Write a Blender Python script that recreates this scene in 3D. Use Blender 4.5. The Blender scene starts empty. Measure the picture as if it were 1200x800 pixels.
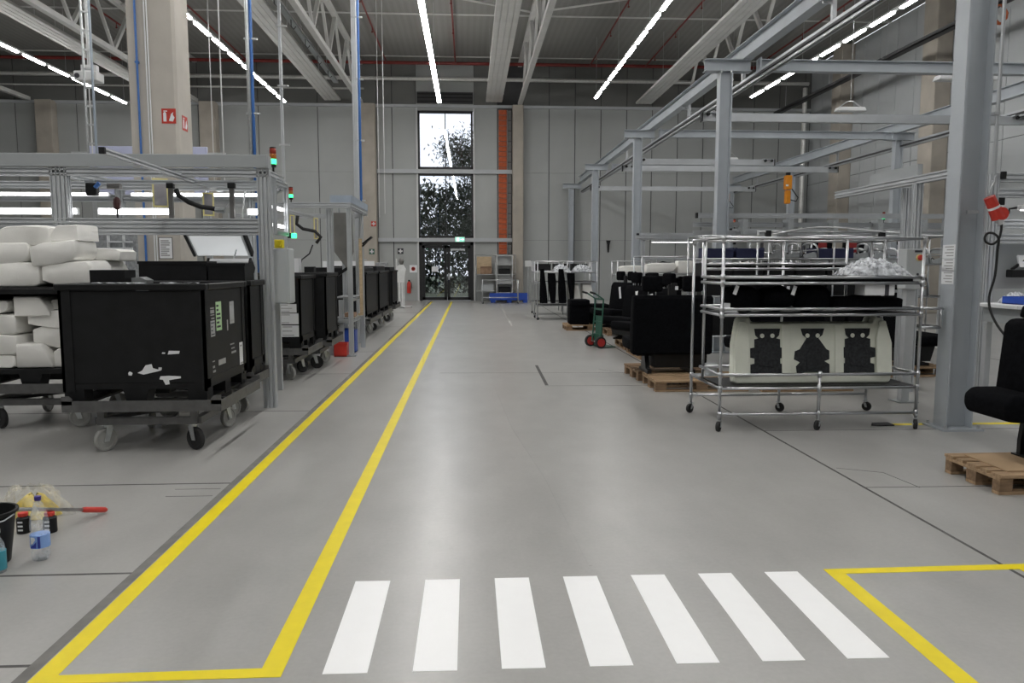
import bpy, bmesh, math, random
from mathutils import Vector, Matrix
random.seed(7)
R = math.radians
SC = bpy.context.scene
COL = SC.collection

# ---------------------------------------------------------------- camera
cam_d = bpy.data.cameras.new('camera')
cam_d.sensor_width = 36.0
cam_d.lens = 890.0 / 1200.0 * 36.0
cam_d.clip_end = 300
cam = bpy.data.objects.new('camera', cam_d)
cam.location = (0, 0, 1.6)
cam.rotation_euler = (R(90 - 5.7106), 0, R(-3.1996))
COL.objects.link(cam)
SC.camera = cam
# ---------------------------------------------------------------- world: even overcast sky
wd = bpy.data.worlds.new('overcast_sky'); SC.world = wd
wd.use_nodes = True
wb = wd.node_tree.nodes['Background']
wb.inputs[0].default_value = (0.86, 0.90, 1.0, 1)
wb.inputs[1].default_value = 1.5
# ---------------------------------------------------------------- exposure
SC.view_settings.view_transform = 'Standard'
SC.view_settings.look = 'None'
SC.view_settings.exposure = 0.18
SC.view_settings.gamma = 1.0
SC.view_settings.use_curve_mapping = False
LAMP = 41.0          # emission of the ceiling tubes

# ---------------------------------------------------------------- materials
MAT = {}
def mat(name, col, rough=0.5, metal=0.0, var=0.10, scale=6.0, bump=0.0, bscale=60.0, emit=0.0, spec=0.5, stretch=None, rvar=0.0):
    m = bpy.data.materials.new(name); m.use_nodes = True
    nt = m.node_tree; n = nt.nodes; l = nt.links
    b = n['Principled BSDF']
    b.inputs['Roughness'].default_value = rough
    b.inputs['Metallic'].default_value = metal
    b.inputs['Specular IOR Level'].default_value = spec
    tc = n.new('ShaderNodeTexCoord')
    src = tc.outputs['Object']
    if stretch:
        mp = n.new('ShaderNodeMapping'); mp.inputs['Scale'].default_value = stretch
        l.new(src, mp.inputs[0]); src = mp.outputs[0]
    nz = n.new('ShaderNodeTexNoise'); nz.inputs['Scale'].default_value = scale; nz.inputs['Detail'].default_value = 4
    l.new(src, nz.inputs['Vector'])
    rp = n.new('ShaderNodeValToRGB')
    rp.color_ramp.elements[0].position = 0.3; rp.color_ramp.elements[1].position = 0.7
    c = list(col) + [1]
    rp.color_ramp.elements[0].color = [min(1, v * (1 - var)) for v in c[:3]] + [1]
    rp.color_ramp.elements[1].color = [min(1, v * (1 + var)) for v in c[:3]] + [1]
    l.new(nz.outputs['Fac'], rp.inputs[0]); l.new(rp.outputs[0], b.inputs['Base Color'])
    if rvar:
        mr = n.new('ShaderNodeMapRange')
        mr.inputs['To Min'].default_value = rough - rvar; mr.inputs['To Max'].default_value = rough + rvar
        l.new(nz.outputs['Fac'], mr.inputs['Value']); l.new(mr.outputs[0], b.inputs['Roughness'])
    if bump:
        n2 = n.new('ShaderNodeTexNoise'); n2.inputs['Scale'].default_value = bscale; n2.inputs['Detail'].default_value = 3
        l.new(src, n2.inputs['Vector'])
        bp = n.new('ShaderNodeBump'); bp.inputs['Strength'].default_value = bump; bp.inputs['Distance'].default_value = 0.01
        l.new(n2.outputs['Fac'], bp.inputs['Height']); l.new(bp.outputs[0], b.inputs['Normal'])
    if emit:
        b.inputs['Emission Color'].default_value = c
        b.inputs['Emission Strength'].default_value = emit
    MAT[name] = m
    return m

mat('alu', (0.53, 0.55, 0.57), 0.42, 0.35, 0.05)
mat('alu_dark', (0.10, 0.105, 0.11), 0.5, 0.5)
mat('steel_paint', (0.46, 0.48, 0.50), 0.45, 0.0, 0.04, 3)
mat('crane_paint', (0.44, 0.475, 0.51), 0.42, 0.0, 0.05, 3)
mat('crane_rail', (0.52, 0.54, 0.56), 0.35, 0.5, 0.05, 3)
mat('chrome', (0.52, 0.53, 0.55), 0.28, 1.0, 0.03)
mat('zinc', (0.55, 0.57, 0.58), 0.35, 0.9, 0.08, 20)
mat('black_plastic', (0.0085, 0.0090, 0.0100), 0.5, 0.0, 0.25, 9, 0.05, 40, spec=0.30)
mat('black_fabric', (0.0042, 0.0045, 0.0056), 0.95, 0.0, 0.35, 30, 0.25, 220, spec=0.06)
mat('black_rubber', (0.015, 0.015, 0.016), 0.7)
mat('black_metal', (0.018, 0.018, 0.02), 0.4, 0.4)
mat('dark_grey', (0.055, 0.055, 0.058), 0.6)
mat('dolly_grey', (0.115, 0.115, 0.115), 0.5, 0.3, 0.15, 14)
mat('grey_wheel', (0.30, 0.30, 0.285), 0.6)
mat('foam', (0.90, 0.89, 0.855), 0.95, 0.0, 0.05, 5, 0.15, 90, spec=0.2)
mat('foam_green', (0.74, 0.76, 0.67), 0.95, 0.0, 0.05, 5, 0.15, 90, spec=0.2)
mat('felt', (0.035, 0.037, 0.04), 0.95, 0.0, 0.3, 40, 0.2, 150, spec=0.2)
mat('white_paint', (0.74, 0.75, 0.76), 0.5, 0.0, 0.04, 2)
mat('offwhite_paint', (0.62, 0.63, 0.63), 0.5, 0.0, 0.05, 2)
mat('truss_paint', (0.60, 0.60, 0.585), 0.55, 0.0, 0.06, 2)
mat('paper', (0.80, 0.81, 0.83), 0.85, 0.0, 0.03)
mat('ink', (0.05, 0.05, 0.06), 0.8)
mat('pale_ink', (0.38, 0.38, 0.38), 0.8)
mat('green_paper', (0.50, 0.72, 0.42), 0.8, 0.0, 0.05)
mat('cabinet_grey', (0.47, 0.495, 0.505), 0.5, 0.0, 0.03, 3)
mat('cabinet_edge', (0.34, 0.36, 0.37), 0.5, 0.0, 0.03, 3)
mat('yellow_plastic', (0.80, 0.66, 0.02), 0.45)
mat('pale_yellow', (0.78, 0.70, 0.30), 0.6)
mat('red_plastic', (0.62, 0.045, 0.03), 0.4)
mat('red_sign', (0.50, 0.035, 0.02), 0.45)
mat('red_pipe', (0.20, 0.022, 0.018), 0.5)
mat('blue_pipe', (0.05, 0.16, 0.46), 0.4)
mat('blue_plastic', (0.02, 0.075, 0.42), 0.45)
mat('navy_plastic', (0.012, 0.016, 0.06), 0.5)
mat('orange_paint', (0.75, 0.27, 0.01), 0.4)
mat('orange_brick', (0.46, 0.10, 0.035), 0.8, 0.0, 0.2, 8)
mat('grey_block', (0.20, 0.20, 0.20), 0.85, 0.0, 0.25, 6)
mat('pallet_wood', (0.37, 0.255, 0.155), 0.85, 0.0, 0.28, 4, 0.2, 30, spec=0.2, stretch=(1, 6, 6))
mat('pallet_wood_dark', (0.24, 0.16, 0.10), 0.85, 0.0, 0.28, 4, 0.2, 30, spec=0.2, stretch=(1, 6, 6))
mat('cardboard', (0.44, 0.31, 0.19), 0.9, 0.0, 0.10, 3, spec=0.2)
mat('light_wood', (0.55, 0.42, 0.27), 0.7, 0.0, 0.15, 6, stretch=(1, 1, 5))
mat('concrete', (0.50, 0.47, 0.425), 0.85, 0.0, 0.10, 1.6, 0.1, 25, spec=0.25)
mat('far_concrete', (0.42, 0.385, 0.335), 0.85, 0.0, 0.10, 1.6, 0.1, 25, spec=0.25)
mat('window_black', (0.012, 0.012, 0.014), 0.4)
mat('silver_pipe', (0.75, 0.75, 0.73), 0.4, 0.35, 0.08, 12)
mat('green_metal', (0.03, 0.11, 0.075), 0.4)
mat('red_wheel', (0.42, 0.03, 0.025), 0.5)
mat('lavender_board', (0.50, 0.53, 0.72), 0.6, 0.0, 0.04, 2)
mat('blue_steel', (0.36, 0.42, 0.50), 0.4, 0.2)
mat('leaf', (0.030, 0.045, 0.022), 0.6, 0.0, 0.5, 1.5)
mat('bark', (0.06, 0.05, 0.04), 0.9)
mat('grass', (0.07, 0.09, 0.05), 0.95, 0.0, 0.3, 2)
mat('gravel', (0.26, 0.26, 0.24), 0.95, 0.0, 0.3, 3)
mat('floor_yellow', (0.85, 0.69, 0.0), 0.42, 0.0, 0.05, 7)
mat('floor_white', (0.97, 0.975, 0.98), 0.40, 0.0, 0.015, 7)
mat('joint_filler', (0.17, 0.165, 0.155), 0.8, 0.0, 0.2, 9)
mat('joint_line', (0.085, 0.083, 0.08), 0.8, 0.0, 0.3, 9)
mat('tube_light', (1.0, 0.985, 0.96), 0.5, emit=LAMP)
mat('station_tube', (1.0, 1.0, 1.0), 0.5, emit=6.0)
mat('lamp_green', (0.05, 0.9, 0.30), 0.4, emit=2.2)
mat('lamp_red', (0.30, 0.03, 0.015), 0.3)
mat('lamp_amber', (0.42, 0.13, 0.01), 0.3)
mat('exit_green', (0.25, 0.85, 0.55), 0.4, emit=0.9)
mat('exit_white', (0.95, 1.0, 0.95), 0.4, emit=1.2)
mat('screen_white', (0.85, 0.87, 0.88), 0.4, emit=0.35)
mat('bottle_label', (0.25, 0.42, 0.82), 0.4)
mat('bottle_label_dark', (0.03, 0.05, 0.35), 0.4)
mat('teal_label', (0.05, 0.30, 0.38), 0.4)
mat('purple_cap', (0.05, 0.03, 0.22), 0.4)
mat('skin_white', (0.72, 0.73, 0.73), 0.6)
mat('tan', (0.32, 0.26, 0.20), 0.8)
mat('brown_board', (0.30, 0.19, 0.12), 0.7, 0.0, 0.2, 8)

def glassy(name, col, rough=0.0, alpha_mix=0.35, ior=1.45):
    m = bpy.data.materials.new(name); m.use_nodes = True
    nt = m.node_tree; n = nt.nodes; l = nt.links
    n.remove(n['Principled BSDF'])
    tr = n.new('ShaderNodeBsdfTransparent'); tr.inputs[0].default_value = (*col, 1)
    gl = n.new('ShaderNodeBsdfGlossy'); gl.inputs['Roughness'].default_value = rough
    fr = n.new('ShaderNodeFresnel'); fr.inputs[0].default_value = ior
    mx = n.new('ShaderNodeMixShader')
    ad = n.new('ShaderNodeMath'); ad.operation = 'ADD'; ad.inputs[1].default_value = alpha_mix; ad.use_clamp = True
    l.new(fr.outputs[0], ad.inputs[0]); l.new(ad.outputs[0], mx.inputs[0])
    l.new(tr.outputs[0], mx.inputs[1]); l.new(gl.outputs[0], mx.inputs[2])
    l.new(mx.outputs[0], n['Material Output'].inputs[0])
    MAT[name] = m
glassy('window_glass', (0.93, 0.95, 0.96), 0.0, 0.04)

def film(name, col, alpha, rough=0.25):
    m = bpy.data.materials.new(name); m.use_nodes = True
    n = m.node_tree.nodes; l = m.node_tree.links
    b = n['Principled BSDF']
    b.inputs['Base Color'].default_value = (*col, 1); b.inputs['Roughness'].default_value = rough
    tc = n.new('ShaderNodeTexCoord'); nz = n.new('ShaderNodeTexNoise'); nz.inputs['Scale'].default_value = 18; nz.inputs['Detail'].default_value = 5
    mr = n.new('ShaderNodeMapRange'); mr.inputs['From Min'].default_value = .35; mr.inputs['From Max'].default_value = .65
    mr.inputs['To Min'].default_value = alpha * .4; mr.inputs['To Max'].default_value = min(1, alpha * 1.6)
    l.new(tc.outputs['Object'], nz.inputs[0]); l.new(nz.outputs[0], mr.inputs[0]); l.new(mr.outputs[0], b.inputs['Alpha'])
    MAT[name] = m
film('plastic_film', (0.75, 0.78, 0.82), 0.55)
film('clear_plastic', (0.80, 0.86, 0.92), 0.22, 0.12)
film('bag_film', (0.85, 0.82, 0.70), 0.2)

def striped(name, c0, c1, scale, axis='X', rough=0.5, metal=0.0, width=0.5):
    """fine parallel ribs (profile grooves, corrugated sheet): relief and groove colour along one axis"""
    m = bpy.data.materials.new(name); m.use_nodes = True
    n = m.node_tree.nodes; l = m.node_tree.links
    b = n['Principled BSDF']; b.inputs['Roughness'].default_value = rough; b.inputs['Metallic'].default_value = metal
    tc = n.new('ShaderNodeTexCoord'); wv = n.new('ShaderNodeTexWave')
    wv.wave_type = 'BANDS'; wv.bands_direction = axis; wv.inputs['Scale'].default_value = scale
    rp = n.new('ShaderNodeValToRGB'); rp.color_ramp.elements[0].position = max(0, width - .12); rp.color_ramp.elements[1].position = min(1, width + .12)
    rp.color_ramp.elements[0].color = (*c0, 1); rp.color_ramp.elements[1].color = (*c1, 1)
    bp = n.new('ShaderNodeBump'); bp.inputs['Strength'].default_value = .2; bp.inputs['Distance'].default_value = .02
    l.new(tc.outputs['Object'], wv.inputs[0]); l.new(wv.outputs['Fac'], rp.inputs[0]); l.new(rp.outputs[0], b.inputs['Base Color'])
    l.new(wv.outputs['Fac'], bp.inputs['Height']); l.new(bp.outputs[0], b.inputs['Normal'])
    MAT[name] = m
striped('roof_deck', (0.236, 0.233, 0.22), (0.256, 0.253, 0.24), 1.3, 'X', 0.65)

def floor_material():
    m = bpy.data.materials.new('floor_concrete'); m.use_nodes = True
    n = m.node_tree.nodes; l = m.node_tree.links
    b = n['Principled BSDF']; b.inputs['Specular IOR Level'].default_value = 0.55
    tc = n.new('ShaderNodeTexCoord')
    def noise(scale, detail, st=None, rough=.55):
        src = tc.outputs['Object']
        if st:
            mp = n.new('ShaderNodeMapping'); mp.inputs['Scale'].default_value = st; l.new(src, mp.inputs[0]); src = mp.outputs[0]
        z = n.new('ShaderNodeTexNoise'); z.inputs['Scale'].default_value = scale; z.inputs['Detail'].default_value = detail
        z.inputs['Roughness'].default_value = rough
        l.new(src, z.inputs[0]); return z.outputs['Fac']
    def ramp(f, p0, p1, c0, c1):
        r = n.new('ShaderNodeValToRGB'); e = r.color_ramp.elements
        e[0].position = p0; e[1].position = p1; e[0].color = (*c0, 1); e[1].color = (*c1, 1)
        l.new(f, r.inputs[0]); return r.outputs[0]
    def mul(a, c):
        x = n.new('ShaderNodeMix'); x.data_type = 'RGBA'; x.blend_type = 'MULTIPLY'; x.inputs[0].default_value = 1
        l.new(a, x.inputs[6]); l.new(c, x.inputs[7]); return x.outputs[2]
    base = ramp(noise(0.45, 5), .3, .7, (0.350, 0.346, 0.332), (0.405, 0.401, 0.387))
    base = mul(base, ramp(noise(3.0, 6, (1, .5, 1)), .35, .65, (0.93, .93, .93), (1.04, 1.04, 1.04)))
    base = mul(base, ramp(noise(40, 3), .3, .7, (0.96, .96, .96), (1.03, 1.03, 1.03)))
    # scuffs: sparse thin dark marks, stretched across the aisle
    base = mul(base, ramp(noise(2.2, 7, (1.2, 6, 1), .7), .64, .76, (1, 1, 1), (.82, .82, .82)))
    l.new(base, b.inputs['Base Color'])
    b.inputs['Roughness'].default_value = .30
    bp = n.new('ShaderNodeBump'); bp.inputs['Strength'].default_value = .05; bp.inputs['Distance'].default_value = .01
    l.new(noise(9, 5), bp.inputs['Height']); l.new(bp.outputs[0], b.inputs['Normal'])
    MAT['floor_concrete'] = m
floor_material()

# ---------------------------------------------------------------- mesh builder
def V(*a): return Vector(a[0] if len(a) == 1 else a)
class B:
    """collects shapes into one mesh; o = origin that is subtracted (local frame of the thing)"""
    def __init__(s, o=(0, 0, 0)):
        s.v = []; s.f = []; s.o = Vector(o)
    def add(s, vs, fs):
        k = len(s.v)
        s.v += [Vector(p) - s.o for p in vs]; s.f += [[i + k for i in q] for q in fs]
        return s
    def box(s, x0, x1, y0, y1, z0, z1):
        if x1 < x0: x0, x1 = x1, x0
        if y1 < y0: y0, y1 = y1, y0
        if z1 < z0: z0, z1 = z1, z0
        return s.add([(x, y, z) for x in (x0, x1) for y in (y0, y1) for z in (z0, z1)],
                     [(0, 1, 3, 2), (4, 6, 7, 5), (0, 4, 5, 1), (2, 3, 7, 6), (0, 2, 6, 4), (1, 5, 7, 3)])
    def cbox(s, c, d):
        return s.box(c[0] - d[0] / 2, c[0] + d[0] / 2, c[1] - d[1] / 2, c[1] + d[1] / 2, c[2] - d[2] / 2, c[2] + d[2] / 2)
    def obox(s, c, d, rot):
        M = rot if isinstance(rot, Matrix) else Matrix.Rotation(rot, 3, 'Z')
        c = Vector(c)
        vs = [c + M @ Vector((x * d[0] / 2, y * d[1] / 2, z * d[2] / 2)) for x in (-1, 1) for y in (-1, 1) for z in (-1, 1)]
        return s.add(vs, [(0, 1, 3, 2), (4, 6, 7, 5), (0, 4, 5, 1), (2, 3, 7, 6), (0, 2, 6, 4), (1, 5, 7, 3)])
    def bar(s, p, q, w, h, up=(0, 0, 1)):
        p = Vector(p); q = Vector(q); d = (q - p).normalized(); u = Vector(up)
        if abs(d.dot(u)) > .98: u = Vector((0, 1, 0))
        a = d.cross(u).normalized(); b = a.cross(d)
        vs = [e + a * (i * w / 2) + b * (j * h / 2) for e in (p, q) for i in (-1, 1) for j in (-1, 1)]
        return s.add(vs, [(0, 1, 3, 2), (4, 6, 7, 5), (0, 4, 5, 1), (2, 3, 7, 6), (0, 2, 6, 4), (1, 5, 7, 3)])
    def tube(s, pts, r, n=8, cap=True):
        pts = [Vector(p) for p in pts]; k = len(pts); vs = []; fs = []
        t = [(pts[min(i + 1, k - 1)] - pts[max(i - 1, 0)]).normalized() for i in range(k)]
        u = Vector((0, 0, 1)) if abs(t[0].z) < .9 else Vector((1, 0, 0))
        a = t[0].cross(u).normalized()
        for i in range(k):
            a = (a - t[i] * a.dot(t[i])).normalized(); b = t[i].cross(a)
            rr = r[i] if isinstance(r, (list, tuple)) else r
            for j in range(n):
                w = 2 * math.pi * j / n
                vs.append(pts[i] + (a * math.cos(w) + b * math.sin(w)) * rr)
        for i in range(k - 1):
            for j in range(n):
                j2 = (j + 1) % n
                fs.append((i * n + j, i * n + j2, (i + 1) * n + j2, (i + 1) * n + j))
        if cap:
            fs.append(tuple(reversed(range(n)))); fs.append(tuple((k - 1) * n + j for j in range(n)))
        return s.add(vs, fs)
    def cyl(s, p, q, r, n=12, r2=None):
        return s.tube([p, q], [r, r if r2 is None else r2], n)
    def lathe(s, prof, c=(0, 0, 0), n=16, axis='Z'):
        vs = []; fs = []; k = len(prof)
        for (r, h) in prof:
            for j in range(n):
                w = 2 * math.pi * j / n
                p = (r * math.cos(w), r * math.sin(w), h)
                if axis == 'X': p = (p[2], p[0], p[1])
                if axis == 'Y': p = (p[0], p[2], p[1])
                vs.append((c[0] + p[0], c[1] + p[1], c[2] + p[2]))
        for i in range(k - 1):
            for j in range(n):
                fs.append((i * n + j, i * n + (j + 1) % n, (i + 1) * n + (j + 1) % n, (i + 1) * n + j))
        fs.append(tuple(reversed(range(n)))); fs.append(tuple((k - 1) * n + j for j in range(n)))
        return s.add(vs, fs)
    def prism(s, poly, a0, a1, axis='Y'):
        """outline poly (two coordinates) extruded along axis from a0 to a1"""
        def P(p, a):
            return {'X': (a, p[0], p[1]), 'Y': (p[0], a, p[1]), 'Z': (p[0], p[1], a)}[axis]
        k = len(poly)
        vs = [P(p, a0) for p in poly] + [P(p, a1) for p in poly]
        fs = [tuple(range(k)), tuple(range(2 * k - 1, k - 1, -1))]
        fs += [(i, i + k, (i + 1) % k + k, (i + 1) % k) for i in range(k)]
        return s.add(vs, fs)
    def grid(s, nx, ny, fn):
        vs = [fn(i / nx, j / ny) for i in range(nx + 1) for j in range(ny + 1)]
        fs = [(i * (ny + 1) + j, (i + 1) * (ny + 1) + j, (i + 1) * (ny + 1) + j + 1, i * (ny + 1) + j + 1) for i in range(nx) for j in range(ny)]
        return s.add(vs, fs)
    def quad(s, a, b, c, d): return s.add([a, b, c, d], [(0, 1, 2, 3)])
    def ibeam(s, p, q, h, w, t=.012, up=(0, 0, 1)):
        p = Vector(p); q = Vector(q); d = (q - p).normalized(); u = Vector(up)
        u = (u - d * u.dot(d)).normalized()
        s.bar(p + u * (h / 2 - t / 2), q + u * (h / 2 - t / 2), w, t, u)
        s.bar(p - u * (h / 2 - t / 2), q - u * (h / 2 - t / 2), w, t, u)
        return s.bar(p, q, t, h - 2 * t, u)
    def mesh(s, bev=0, smooth=False, seg=2, fix=True):
        me = bpy.data.meshes.new('m')
        me.from_pydata([tuple(p) for p in s.v], [], s.f)
        if bev or fix:
            bm = bmesh.new(); bm.from_mesh(me)
            if bev:
                bmesh.ops.bevel(bm, geom=list(bm.edges), offset=bev, segments=seg, profile=.5, affect='EDGES', clamp_overlap=True)
            bmesh.ops.recalc_face_normals(bm, faces=list(bm.faces))
            bm.to_mesh(me); bm.free()
        if smooth:
            for p in me.polygons: p.use_smooth = True
        return me
    def build(s, name, m, parent=None, bev=0, smooth=False, seg=2, loc=None, fix=True):
        me = s.mesh(bev, smooth, seg, fix); me.name = name
        return link(name, me, m, parent, loc)
def link(name, me, m, parent=None, loc=None, rot=None):
    o = bpy.data.objects.new(name, me)
    if m and not me.materials: me.materials.append(MAT[m])
    COL.objects.link(o)
    if parent: o.parent = parent
    if loc: o.location = loc
    if rot: o.rotation_euler = rot
    return o
def autosmooth(o, ang=40):
    me = o.data
    for p in me.polygons: p.use_smooth = True
    bm = bmesh.new(); bm.from_mesh(me)
    for e in bm.edges:
        if len(e.link_faces) == 2 and e.calc_face_angle(0) > R(ang): e.smooth = False
    bm.to_mesh(me); bm.free()
    return o
def tag(o, label, cat, group=None):
    o['label'] = label; o['category'] = cat
    if group: o['group'] = group
    return o
def thing(name, label, cat, loc=(0, 0, 0), rotz=0, group=None):
    o = bpy.data.objects.new(name, None); COL.objects.link(o)
    o.empty_display_size = .1
    o.location = loc; o.rotation_euler = (0, 0, rotz)
    return tag(o, label, cat, group)
KIDS = {}
def dup(root, loc, rotz=0, label=None, group=None, scale=None):
    allo = [o for o in COL.objects if o.parent == root]
    r = root.copy(); COL.objects.link(r); r.location = loc; r.rotation_euler = (0, 0, rotz)
    if scale: r.scale = scale
    if label: r['label'] = label
    if group: r['group'] = group
    for ch in allo:
        c = ch.copy(); COL.objects.link(c); c.parent = r
        for g in [o for o in COL.objects if o.parent == ch]:
            d = g.copy(); COL.objects.link(d); d.parent = c
    return r
def struct(o):
    o['kind'] = 'structure'; return o
# ================================================================ FLOOR
XL, XR, YB, YF, ZR = -27.0, 15.7, -14.0, 35.0, 10.6
fl = struct(B().box(XL, XR, YB, YF, -.2, 0).build('floor', 'floor_concrete'))
def strip(name, m, pts, w, z=.0012):
    b = B()
    for (a, c) in zip(pts[:-1], pts[1:]):
        b.bar((a[0], a[1], z / 2), (c[0], c[1], z / 2), w, z)
    return b.build(name, m, fl)
strip('joint_strip', 'joint_filler', [(-1.745, -6), (-1.745, 34.9)], .055)
for x in (2.85, -8.2, 9.0): strip('joint_line', 'joint_line', [(x, -6), (x, 34.9)], .020)
for y in (3.01, 3.935, 5.59, 8.4, 11.3, 14.2, 20.0, 26.0):
    strip('joint_line', 'joint_line', [(-8.2, y), (-1.77, y)], .018)
strip('joint_line', 'joint_line', [(-.45, 11.3), (2.6, 11.18)], .009)
strip('joint_line', 'joint_line', [(1.0, 10.0), (2.4, 9.97)], .009)
strip('joint_line', 'joint_line', [(2.85, 7.12), (9.0, 7.05)], .012)
strip('joint_line', 'joint_line', [(2.85, 5.22), (9.0, 5.12)], .009)
strip('drain_slot', 'joint_line', [(1.03, 10.05), (1.07, 12.1)], .045)
strip('saw_cut', 'joint_line', [(-2.12, 5.45), (-1.80, 5.45)], .006)
strip('saw_cut', 'joint_line', [(-2.12, 5.28), (-1.80, 5.28)], .006)
strip('saw_cut', 'joint_line', [(2.9, 5.75), (3.2, 5.60)], .006)
strip('saw_cut', 'joint_line', [(3.2, 5.60), (3.25, 5.2)], .006)
strip('saw_cut', 'joint_line', [(2.0, 11.6), (2.4, 11.0)], .006)
# worn seam in the coating down the aisle
strip('coating_seam', 'floor_concrete', [(.30, 11), (.42, 7.4), (.57, 5.6), (.64, 3.9)], .02)

mat('faint_line', (0.46, 0.455, 0.43), 0.5)
# ---- floor markings
def marking(name, poly, m, label, group=None, z=.0016):
    o = B(( poly[0][0], poly[0][1], 0)).prism(poly, .0, z, 'Z').build(name, m, loc=(poly[0][0], poly[0][1], 0))
    return tag(o, label, 'floor marking', group)
words = ['beside the yellow walkway corner', 'second from the yellow walkway corner', 'third from the yellow walkway corner', 'in the middle of the seven',
         'third from the yellow box corner', 'second from the yellow box corner', 'beside the yellow box corner']
for i in range(7):
    x0 = -.587 + i * .3538
    marking('crosswalk_stripe', [(x0, 2.88), (x0 + .176, 2.878), (x0 + .176, 3.762), (x0, 3.764)], 'floor_white',
            'white painted crosswalk stripe on grey floor, ' + words[i], 'white crosswalk stripes')
marking('walkway_line', [(-.835, 2.9), (-.745, 2.9), (-.745, 33.8), (-.835, 33.8)], 'floor_yellow', 'long yellow floor line running beside the crosswalk stripes to the far doors')
marking('walkway_line', [(-1.71, 2.82), (-1.62, 2.82), (-1.62, 33.8), (-1.71, 33.8)], 'floor_yellow', 'long yellow floor line beside the dark joint strip and black containers')
marking('walkway_line', [(-1.71, 2.868), (-.745, 2.868), (-.745, 2.938), (-1.71, 2.928)], 'floor_yellow', 'short yellow floor line closing the end of the walkway', z=.002)
marking('parking_box_line', [(1.862, 1.2), (1.95, 1.2), (1.95, 3.72), (1.862, 3.782)], 'floor_yellow', 'yellow floor line beside the last white crosswalk stripe')
marking('parking_box_line', [(1.862, 3.782), (1.95, 3.72), (3.6, 3.73), (3.6, 3.80)], 'floor_yellow', 'yellow floor line across the dark floor joint at box corner', z=.002)
marking('parking_box_line', [(2.90, 3.2), (2.985, 3.2), (2.985, 3.735), (2.90, 3.735)], 'floor_yellow', 'short yellow floor line over the dark floor joint inside the box', z=.0022)
marking('bay_line', [(4.25, 7.30), (8.5, 7.25), (8.5, 7.33), (4.25, 7.38)], 'floor_yellow', 'yellow floor line at the foot of the near grey crane column')
marking('far_aisle_line', [(1.1, 20.2), (1.16, 20.2), (1.30, 33.0), (1.24, 33.0)], 'faint_line', 'faint pale floor line near the far chrome racks')

# ================================================================ WALLS (panels are parts)
def panel_wall(name, m, core, cells):
    w = struct(B().box(*core).build(name, 'dark_grey'))
    for c in cells:
        me = B((c[0], c[2], c[4])).box(*c).mesh()
        link('panel', me, m, w, (c[0], c[2], c[4]))
    return w
PW = 1.18; G = .036
# far wall, openings left free between -2.32 and .22 (door and windows)
cells = []
zs = [0.0, 2.75, 5.78, 8.72, 10.6]
x = 2.46; xs = []
while x < XR - .05:
    xs.append((x, min(x + PW, XR))); x += PW
xs += [(.24, 1.30), (-3.42, -2.34), (-4.1, -3.42)]
x = -4.1
while x > XL + .05:
    xs.append((max(x - PW * 2.2, XL), x)); x -= PW * 2.2
for (a, c) in xs:
    for z0, z1 in zip(zs[:-1], zs[1:]):
        cells.append((a + G / 2, c - G / 2, YF - .0, YF + .03, z0 + .004, z1 - .004))
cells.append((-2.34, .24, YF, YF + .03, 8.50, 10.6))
# core behind the panels, in pieces around the opening
wall_back = struct(B().box(XL, -2.34, YF + .03, YF + .2, -.2, ZR).box(.24, XR + .2, YF + .03, YF + .2, -.2, ZR).box(-2.34, .24, YF + .03, YF + .2, 8.5, ZR).build('wall_back', 'dark_grey'))
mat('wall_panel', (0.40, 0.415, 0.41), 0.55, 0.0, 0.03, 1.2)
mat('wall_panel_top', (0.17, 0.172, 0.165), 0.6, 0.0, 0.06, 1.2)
mat('wall_panel_side', (0.42, 0.44, 0.45), 0.55, 0.0, 0.03, 1.2)
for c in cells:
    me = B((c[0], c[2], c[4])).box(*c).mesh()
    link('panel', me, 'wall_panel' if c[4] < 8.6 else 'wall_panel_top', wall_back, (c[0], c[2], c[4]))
# right wall
wall_right = struct(B().box(XR + .03, XR + .2, YB, YF, -.2, ZR).build('wall_right', 'dark_grey'))
me = B().box(0, .03, 0, 1.16, 0, 5.28).mesh()
y = YF - 1.18
while y > YB + .1:
    for z in (0, 5.3): link('panel', me, 'wall_panel_side', wall_right, (XR, y, z))
    y -= 1.18
# left and rear walls (out of view, close the hall)
wall_left = struct(B().box(XL - .2, XL, YB, YF, -.2, ZR).build('wall_left', 'wall_panel'))
wall_front = struct(B().box(XL, XR, YB - .2, YB, -.2, ZR).build('wall_front', 'wall_panel'))
ceil = struct(B().box(XL, XR, YB, YF, ZR, ZR + .2).build('ceiling', 'roof_deck'))
for y in [6 + 5.6 * i for i in range(6)]:
    B().box(XL, XR, y, y + .10, ZR - .03, ZR).build('deck_seam', 'truss_paint', ceil)

# ---- wall trims
def trim(name, m, *boxes, bev=0):
    b = B()
    for q in boxes: b.box(*q)
    return struct(b.build(name, m, bev=bev))
trim('trim_1', 'steel_paint', (-4.1, 1.96, YF - .16, YF - .002, 5.72, 5.90))
trim('trim_2', 'steel_paint', (-4.1, 1.96, YF - .16, YF - .002, 2.67, 2.84))
trim('trim_3', 'steel_paint', (XL, XR, YF - .12, YF - .002, 8.62, 8.74))
trim('trim_4', 'offwhite_paint', (-2.36, -2.28, YF - .08, YF - .002, 0, 8.6), (.20, .27, YF - .08, YF - .002, 0, 8.6))
# louvre slots above the window
lv = struct(B().box(-2.3, .2, YF - .05, YF - .002, 8.80, 9.30).build('trim_5', 'dark_grey'))
for z in (8.86, 9.02, 9.18): B().box(-2.28, .18, YF - .07, YF - .05, z, z + .055).build('louvre_blade', 'black_metal', lv)
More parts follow.
